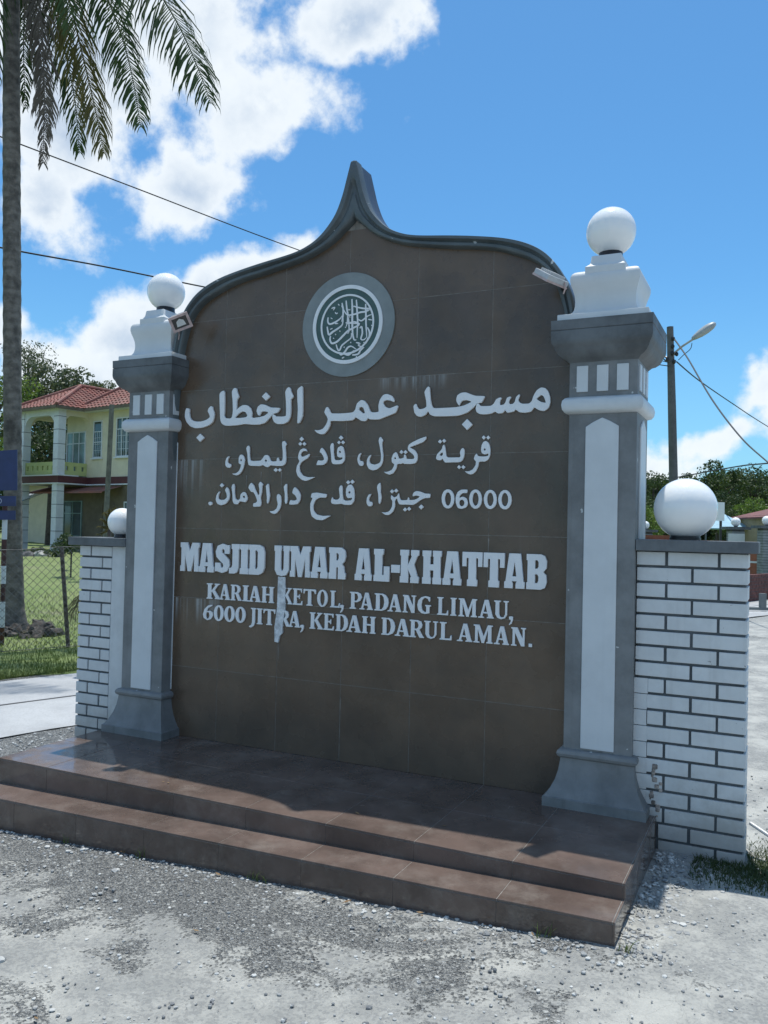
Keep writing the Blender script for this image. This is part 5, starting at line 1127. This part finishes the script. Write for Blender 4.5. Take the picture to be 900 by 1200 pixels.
HB(-3.6, 8.6, -1.2, 1.53, -.02, .16, name='porch_floor', mat=M_('pale_concrete', (.5, .5, .47), .8, .1, 2, .2, 30))
m = MB()
for k in range(9):
    x = -4.9 + k * .26
    m.add([(x, -.6, 2.62), (x + .13, -.6, 2.62), (x + .13, .9, 3.2), (x, .9, 3.2)], [(0, 1, 2, 3)])
m.build('metal_awning', m_colw, house, local=True, recalc=False)
m = MB()
for k in range(9):
    x = -4.77 + k * .26
    m.add([(x, -.6, 2.60), (x + .13, -.6, 2.60), (x + .13, .9, 3.18), (x, .9, 3.18)], [(0, 1, 2, 3)])
m.build('metal_awning', M_('awning_blue', (.10, .16, .30), .5, .1, 4, 0, 10), house, local=True, recalc=False)
# a second red roof glimpsed through the balcony
nb = empty('neighbouring_house', at(52, 612, 56) - Vector((0, 0, 1.7)), 'low red roofed house glimpsed through the balcony arch of the yellow house', 'house', rz=hrot)
MB().box(-5, 4, 0, 6, 0, 4.3).build('wall', m_cream, nb, local=True)
for a in (((-5.6, -.6, 4.2), (4.6, -.6, 4.2), (-3, 3, 6.2), (2.2, 3, 6.2)), ((4.6, -.6, 4.2), (4.6, 6.6, 4.2), (2.2, 3, 6.2), (2.2, 3, 6.2)), ((-5.6, 6.6, 4.2), (-5.6, -.6, 4.2), (-3, 3, 6.2), (-3, 3, 6.2)), ((4.6, 6.6, 4.2), (-5.6, 6.6, 4.2), (2.2, 3, 6.2), (-3, 3, 6.2))):
    roof_plane(*a, nb, 12)
# stones and a bush before the house
for k, (px, s, mt_) in enumerate(((31, .34, M_('dark_boulder', (.13, .13, .13), .9, .3, 4, .5, 20)), (49, .36, M_('pale_boulder', (.42, .42, .38), .9, .3, 4, .5, 20)))):
    q = at(px, 662, 34); q.z = lawn_z(q.x, q.y); m = MB().sphere(q, s, 10, 7, .55); m.v = [(x + random.uniform(-.05, .05), y + random.uniform(-.05, .05), z + random.uniform(-.04, .04)) for x, y, z in m.v]
    tag(m.build('boulder', mt_, None, recalc=False), ('dark grey boulder' if k == 0 else 'pale flat boulder') + ' lying on the lawn before the yellow house', 'boulder')

# ------------------------------------------------------------------ trees
m_bark = M_('tree_bark', (.10, .085, .07), .9, .3, 6, .6, 20)
LM = {'dark': leafmat('leaves_dark', (.05, .085, .035), (.085, .125, .05), .25, vs=.5), 'mid': leafmat('leaves_mid', (.05, .09, .03), (.09, .13, .045), .3, vs=.5),
      'bright': leafmat('leaves_bright', (.13, .22, .04), (.19, .27, .07), .35, vs=.6), 'dull': leafmat('leaves_dull', (.095, .125, .075), (.13, .155, .09), .3, vs=.5)}
PROTO = {}
def crown_mesh(key, seed, n=3600, leaf=.045, nb=26, gap=.5, zsq=.85, flat=False):
    """unit crown: leaf quads in uneven clumps, radius about 1, centre at 0"""
    if key in PROTO: return PROTO[key]
    g = np.random.default_rng(seed); cs = []
    for i in range(nb):
        d = g.normal(size=3); d /= np.linalg.norm(d); d[2] = abs(d[2]) * .9 - .25 if flat else d[2]
        r = g.uniform(.35, .82); cs.append((d * r * np.array([1, 1, zsq]), g.uniform(.20, .40)))
    V = []; per = n // nb
    for c, r in cs:
        d = g.normal(size=(per, 3)); d /= np.linalg.norm(d, axis=1)[:, None]; rr = r * g.uniform(.35, 1.0, (per, 1)) ** .6
        p = c + d * rr * np.array([1, 1, .75])
        a = g.normal(size=(per, 3)); a /= np.linalg.norm(a, axis=1)[:, None]; b = np.cross(a, g.normal(size=(per, 3))); b /= np.linalg.norm(b, axis=1)[:, None]
        s = leaf * g.uniform(.6, 1.35, (per, 1))
        V.append(np.stack([p - a * s, p - b * s * .5, p + a * s, p + b * s * .5], 1).reshape(-1, 3))
    V = np.concatenate(V); q = np.arange(len(V)).reshape(-1, 4)
    me = bpy.data.meshes.new('crown'); me.from_pydata(V.tolist(), [], q.tolist()); PROTO[key] = (me, cs); return PROTO[key]
def tree(px, top, D, r, kind, label, form=0, cat='tree', group='trees in the background', zsq=.85, n=3600, leaf=.045, gnd=None, name='broadleaf_tree'):
    c = at(px, top, D); base = Vector((c.x, c.y, gz(c.x, c.y) if gnd is None else gnd)); cz = c.z - r * zsq * .95 - base.z
    cz = max(cz, r * .75)
    t = empty(name, base, label, cat, group)
    me, cs = crown_mesh((form, round(zsq, 2), n, leaf), 11 + form, n, leaf, 26 + 3 * form, zsq=zsq)
    k = (me.name, kind); 
    if k not in PROTO: m2 = me.copy(); m2.materials.append(LM[kind]); PROTO[k] = m2
    o = link_copy(PROTO[k], 'crown', t, (0, 0, cz), (0, 0, random.uniform(0, 6.28)), (r, r, r)); rot = o.rotation_euler.z
    m = MB(); rt = max(.06, r * .07)
    m.tube([(0, 0, -.2), (rt * .4, 0, cz * .35), (0, rt * .5, cz * .75), (0, 0, cz + r * .3)], [rt * 1.3, rt, rt * .8, rt * .4], 8)
    for c_, rr in cs[::2]:
        v = Vector(c_) * r; v.rotate(Matrix.Rotation(rot, 3, 'Z')); s_ = cz * random.uniform(.5, .9)
        m.tube([(0, 0, min(s_, cz + v.z - .1)), (v.x * .5, v.y * .5, (s_ + cz + v.z) / 2), (v.x, v.y, cz + v.z)], [rt * .5, rt * .3, rt * .12], 5, caps=False)
    m.build('trunk', m_bark, t, local=True, smooth=True, recalc=False)
    return t
tree(66, 418, 62, 3.9, 'dull', 'broad grey green tree rising above the roof of the yellow house', 0, n=6000, leaf=.035)
tree(34, 400, 68, 3.0, 'dull', 'sparse taller tree beside the palm trunk, above the house roof', 1, n=2600, leaf=.035)
tree(96, 438, 66, 3.4, 'dull', 'rounded tree crown just left of the left pillar, behind the roof', 2, n=4000, leaf=.038)
tree(113, 447, 80, 1.2, 'mid', 'tiny treetop sprig left of the roof ridge end', 3, n=700, leaf=.08)
tree(127, 445, 80, 1.2, 'mid', 'tiny treetop sprig over the roof ridge beside the left pillar', 1, n=600, leaf=.08)
tree(46, 478, 58, 3.2, 'dark', 'dark tree seen through the balcony arch', 3, n=5200, leaf=.04)
tree(60, 500, 52, 2.2, 'dark', 'low dark tree behind the balcony column', 2, n=3600, leaf=.045)
tree(-4, 425, 46, 2.4, 'bright', 'bright green tree cut by the left edge, beside the palm trunk', 0, n=4200, leaf=.04)
tree(-6, 505, 40, 1.9, 'bright', 'low bright green tree at the left edge above the road sign', 2, n=3600, leaf=.05)
tree(-60, 460, 55, 4.5, 'mid', 'leafy tree beyond the left edge of the road sign', 3, n=5200)
tree(8, 545, 46, 2.0, 'mid', 'leafy bush tree left of the house column', 1, n=3000, leaf=.05)
# right hand treeline
RTREES = [(744, 556, 66, 2.6, 'dark', 0, 'dark tree rising beside the right pillar edge'), (766, 553, 60, 2.3, 'mid', 1, 'mid green tree between the right pillar and the lamp pole'), (788, 551, 74, 3.0, 'dark', 2, 'dark tree directly behind the lamp pole'), (812, 561, 78, 3.0, 'mid', 3, 'dark green tree just left of the tall round crown'),
          (842, 537, 68, 2.9, 'mid', 0, 'tallest round crowned tree above the large globe lamp'), (866, 551, 80, 3.4, 'dull', 1, 'grey green tree right of the tallest round crown'), (886, 549, 72, 3.0, 'dark', 3, 'dark tree under the level cable at the right edge'), (906, 547, 76, 3.6, 'mid', 2, 'tree cut by the right edge above the red roof'),
          (776, 580, 52, 1.6, 'mid', 3, 'low tree in front of the treeline, left of the large globe'), (762, 588, 44, 1.3, 'bright', 2, 'low leafy tree close beside the right pillar edge'), (884, 583, 54, 1.5, 'bright', 1, 'bright yellow green tree behind the red roofed building'), (858, 590, 58, 1.5, 'mid', 0, 'low tree behind the blue roof'),
          (930, 555, 60, 3.4, 'mid', 0, 'leafy tree just beyond the right edge'), (842, 572, 62, 2.2, 'dark', 2, 'dark lower tree behind the white board')]
for px, top, D, r, kd, fm_, lb in RTREES: tree(px, top, D, r, kd, lb, fm_, n=5200 if D > 58 else 3600, leaf=.04)
# wooded background that reads as one mass
def woods(px0, px1, D0_, D1_, n, top, name, kd):
    me, _ = crown_mesh((1, .85, 3600, .045), 12, 3600, .045, 29)
    V = np.array([v.co[:] for v in me.vertices]); out = []; g = np.random.default_rng(5)
    for i in range(n):
        px = px0 + (px1 - px0) * (i + g.uniform(-.3, .3)) / n; D = g.uniform(D0_, D1_); r = g.uniform(3, 4.4) * D / 90; c = at(px, top + g.uniform(-4, 6), D)
        sub_ = V.reshape(-1, 4, 3)[g.permutation(len(V) // 4)[:2200]].reshape(-1, 3); z0 = gz(c.x, c.y)
        for zz in np.arange(c.z - r * .8, z0, -r * .9): out.append(sub_ * r * np.array([1.2, 1.2, 1]) + np.array([c.x, c.y, zz]))
    V = np.concatenate(out); me2 = bpy.data.meshes.new(name); me2.from_pydata(V.tolist(), [], np.arange(len(V)).reshape(-1, 4).tolist()); me2.materials.append(LM[kd])
    o = bpy.data.objects.new(name, me2); C.objects.link(o); o['kind'] = 'stuff'
    return tag(o, 'distant wood closing the horizon', None)
woods(700, 1010, 92, 104, 20, 563, 'distant_woods', 'dark')
woods(-160, 150, 90, 110, 16, 560, 'far_woods', 'mid')
woods(200, 690, 110, 125, 20, 585, 'woods_behind_board', 'mid')

# ------------------------------------------------------------------ right background: compound wall, buildings
def gpt(px, D, z=None):
    q = at(px, 632, D); q.z = gz(q.x, q.y) if z is None else z; return q
m_terra = M_('terracotta_paint', (.33, .12, .075), .8, .15, 3, .2, 30, coords='World')
m_redbrick = M_('red_brick', (.15, .055, .045), .85, .25, 5, .5, 20, coords='World')
m_gbrick = M_('grey_brick', (.30, .33, .34), .8, .15, 6, .4, 20, coords='World')
def bpillar(px, D, label, w=.42, h=1.84):
    b = gpt(px, D); t = empty('brick_gate_pillar', b, label, 'pillar', 'brick pillars of the compound wall', rz=math.atan2(rh.y, rh.x))
    m = MB(); n_ = int(h / .085)
    for k in range(n_): m.box(-w / 2, w / 2, -w / 2, w / 2, k * .085 + .008, (k + 1) * .085 - .006)
    o = m.build('brickwork', m_gbrick, t, local=True); o['kind'] = 'stuff'
    MB().box(-w / 2 + .012, w / 2 - .012, -w / 2 + .012, w / 2 - .012, -.1, h).build('mortar', m_mortar, t, local=True)
    MB().box(-w / 2 - .14, w / 2 + .14, -w / 2 - .14, w / 2 + .14, h, h + .09).build('coping', m_greycap, t, local=True)
    return b + Vector((0, 0, h + .09))
for k, (px, D, lb) in enumerate(((862, 27.0, 'brick pillar with a white panel below its coping, behind the right wall'), (898.5, 26.0, 'brick pillar cut by the right edge'), (756, 30., 'brick pillar just showing beside the right pillar edge'))):
    tp = bpillar(px, D, lb)
    globe(tp.x, tp.y, tp.z, .148, ('small distant globe lamp on the pillar behind the large globe', 'small distant globe lamp at the right edge', 'small distant globe lamp hidden beside the right pillar')[k], 'small globe lamps on the compound wall', seg=20)
c = gpt(863, 26.6); wpn = MB().box(-.26, .26, -.02, .02, 1.42, 1.70).build('white_notice_panel', m_white, None, local=True); wpn.location = c; wpn.rotation_euler.z = math.atan2(rh.y, rh.x); tag(wpn, 'blank white panel fixed below the small distant globe', 'panel')
def wallrun(p0, p1, z0, z1, th, mat, name, par):
    d = (p1 - p0); d.z = 0; L_ = d.length; d.normalize(); s_ = Vector((-d.y, d.x, 0)) * th / 2
    g0 = p0.z; v = []
    for z in (z0, z1):
        for q, sg in ((p0, -1), (p1, -1), (p1, 1), (p0, 1)): v.append((q.x + s_.x * sg, q.y + s_.y * sg, g0 + z))
    m = MB(); m.add(v, [(0, 3, 2, 1), (4, 5, 6, 7), (0, 1, 5, 4), (1, 2, 6, 5), (2, 3, 7, 6), (3, 0, 4, 7)]); return m.build(name, mat, par)
a, b = gpt(700, 31.5), gpt(960, 24.8)
cw = empty('compound_wall', a, 'low terracotta compound wall running between the brick pillars', 'wall')
wallrun(a, b, 0, 1.60, .14, m_terra, 'wall_face', cw); wallrun(a, b, .92, .98, .20, m_colw, 'ledge', cw)
m = MB()
L_ = (b - a).length
for k in range(150):
    q = a.lerp(b, k / 150 * .45); m.box(q.x - .018, q.x + .018, q.y - .018, q.y + .018, a.z + 1.60, a.z + 1.74)
o = m.build('picket', m_terra, cw); o['kind'] = 'stuff'
a, b = gpt(858, 19.4), gpt(950, 23.5)
rw = empty('red_brick_wall', a, 'low dark red brick wall at the right edge beyond the white wall', 'brick wall')
m = MB(); d = (b - a); d.z = 0; L_ = d.length; d.normalize(); s_ = Vector((-d.y, d.x, 0))
for j in range(8):
    k = 0
    while k * .235 < L_:
        u0 = k * .235 + (.117 if j % 2 else 0); q = a + d * u0
        M = Matrix.Translation((q.x, q.y, a.z + j * .084)) @ Matrix.Rotation(math.atan2(d.y, d.x), 4, 'Z'); m.box(0, .222, -.06, .06, .005, .078, M); k += 1
o = m.build('brickwork', m_redbrick, rw); o['kind'] = 'stuff'
wallrun(a, b, -.1, .66, .10, m_mortar, 'mortar', rw)
# red roofed building, blue roof, white board
rbld = empty('red_roofed_building', gpt(940, 46), 'low cream building with a dark red pitched roof at the right edge', 'building', rz=math.atan2(rh.y, rh.x))
MB().box(-1.6, 6, 0, 5, 0, 2.85).build('wall', M_('buff_render', (.34, .28, .19), .8, .1, 2, .1, 20), rbld, local=True)
m_rr = M_('dark_red_roof', (.20, .075, .065), .7, .15, 3, .3, 10)
for q in ([(-1.85, -.5, 2.75), (6.2, -.5, 2.75), (4, 2.4, 3.7), (1.0, 2.4, 3.7)], [(-1.85, 5.5, 2.75), (-1.85, -.5, 2.75), (1.0, 2.4, 3.7)], [(6.2, -.5, 2.75), (6.2, 5.5, 2.75), (4, 2.4, 3.7)], [(6.2, 5.5, 2.75), (-1.85, 5.5, 2.75), (1, 2.4, 3.7), (4, 2.4, 3.7)]):
    m = MB(); m.v = q + [(x, y, z - .09) for x, y, z in q]; n_ = len(q); m.f = [tuple(range(n_)), tuple(range(n_, 2 * n_))[::-1]] + [(i, n_ + i, n_ + (i + 1) % n_, (i + 1) % n_) for i in range(n_)]
    m.build('roof_slope', m_rr, rbld, local=True)
MB().box(-1.0, -.55, -.03, .03, .0, 2.1).build('door', m_black, rbld, local=True); MB().box(.2, 1.0, -.04, .02, 1.1, 2.0).build('window', m_win, rbld, local=True)
bbld = empty('blue_roofed_shelter', gpt(852, 48), 'open shelter with a pale blue pitched roof behind the white board', 'shelter', rz=math.atan2(rh.y, rh.x))
m_bl = M_('pale_blue_roof', (.30, .50, .60), .5, .1, 3, .1, 10)
for q in ([(-3.2, -1, 2.35), (1.5, -1, 2.35), (-.5, 1.6, 3.5), (-2.2, 1.6, 3.5)], [(1.5, 4.2, 2.35), (-3.2, 4.2, 2.35), (-2.2, 1.6, 3.5), (-.5, 1.6, 3.5)]):
    m = MB(); m.v = q + [(x, y, z - .06) for x, y, z in q]; m.f = [(0, 1, 2, 3), (7, 6, 5, 4), (0, 4, 5, 1), (1, 5, 6, 2), (2, 6, 7, 3), (3, 7, 4, 0)]; m.build('roof_slope', m_bl, bbld, local=True)
for x in (-3.0, -.9, 1.3): MB().box(x - .06, x + .06, -.9, -.78, 0, 2.36).build('post', m_dark, bbld, local=True)
MB().box(-3.0, 1.3, -.1, 0, 0, 1.2).build('low_wall', m_brn, bbld, local=True)
wb = empty('white_board', gpt(838, 34), 'plain white board on a black post beside the large globe lamp', 'sign', rz=math.atan2(rh.y, rh.x))
MB().box(-.75, .36, -.03, .03, 2.30, 3.06).build('panel', M_('white_board_paint', (.85, .86, .88), .5, .02, 3, 0, 10), wb, local=True); MB().box(.18, .26, -.04, .04, 0, 2.295).build('post', m_black, wb, local=True)
bbld.scale = (.62, .8, .93); bbld.location = gpt(858, 50)
# the concrete drain marker behind the wall and a small tap pipe at its foot
q = gpt(893, 17.5); dm = MB().box(-.9, .18, -.05, .05, .03, .085).box(-.03, .09, -.05, .05, .0853, .38).build('concrete_marker', M_('marker_concrete', (.16, .18, .18), .85, .1, 4, .3, 20), None, local=True); dm.location = q; dm.rotation_euler.z = math.atan2(rh.y, rh.x)
tag(dm, 'low grey concrete kerb piece with an upright stub, beyond the right brick wall', 'kerb')
m = MB().tube([(3.575, .09, -.005), (3.66, .04, -.035), (3.70, .015, -.05)], .009, 8)
tag(m.build('metal_bracket', m_flw, None), 'short pale metal pipe end sticking out at the foot of the right brick wall', 'pipe')
# plant and shrubs behind the left wall
def shrub(px, py, D, r, kind, label, n=900, leaf=.09, gnd=None, cat='shrub'):
    q = at(px, py, D); zg = lawn_z(q.x, q.y); t = empty('shrub', (q.x, q.y, zg), label, cat, 'shrubs')
    me, cs = crown_mesh(('s', n, leaf), 31, n, leaf, 14); k = (me.name, kind, n)
    if k not in PROTO: m2 = me.copy(); m2.materials.append(LM[kind]); PROTO[k] = m2
    link_copy(PROTO[k], 'foliage', t, (0, 0, q.z - zg), (0, 0, random.random() * 6), (r, r, r))
    MB().tube([(0, 0, -.1), (0, 0, max(q.z - zg, .1))], max(.02, r * .05), 6).build('stem', m_bark, t, local=True)
shrub(64, 650, 33, .42, 'mid', 'small round bush at the foot of the house column'); shrub(75, 640, 24, .4, 'dark', 'dark shrub behind the fence post')
shrub(84, 637, 22, .45, 'dark', 'dark shrub behind the left brick wall coping'); shrub(98, 640, 21, .4, 'dull', 'grey green shrub touching the left brick wall'); shrub(36, 646, 36, .3, 'dull', 'pot plant sized bush by the glazed doors'); shrub(48, 645, 37, .3, 'dark', 'small dark bush between the boulders and the glazed doors')
# spiky plant behind the left globe
q = at(128, 640, 9.5); zg = gz(q.x, q.y); t = empty('spiky_plant', (q.x, q.y, zg), 'spiky yellow green plant behind the left wall globe', 'plant', 'shrubs'); 
palm_save = palm; palm = t; base2 = at(128, 620, 9.5)
MB().tube([(q.x, q.y, zg), tuple(base2)], .02, 6).build('stem', m_bark, t)
for (dx, dy) in ((-14, -3), (-11, -12), (-6, -20), (8, -26), (14, -18), (0, -24), (-15, 6), (12, -8)):
    a = base2; b = at(128 + dx * .55, 620 + dy * .8, 9.5); c = at(128 + dx, 620 + dy, 9.4); frond([a, b, c], m_frondy, .055, 12, .5, name='leaf', w=.004)
palm = palm_save
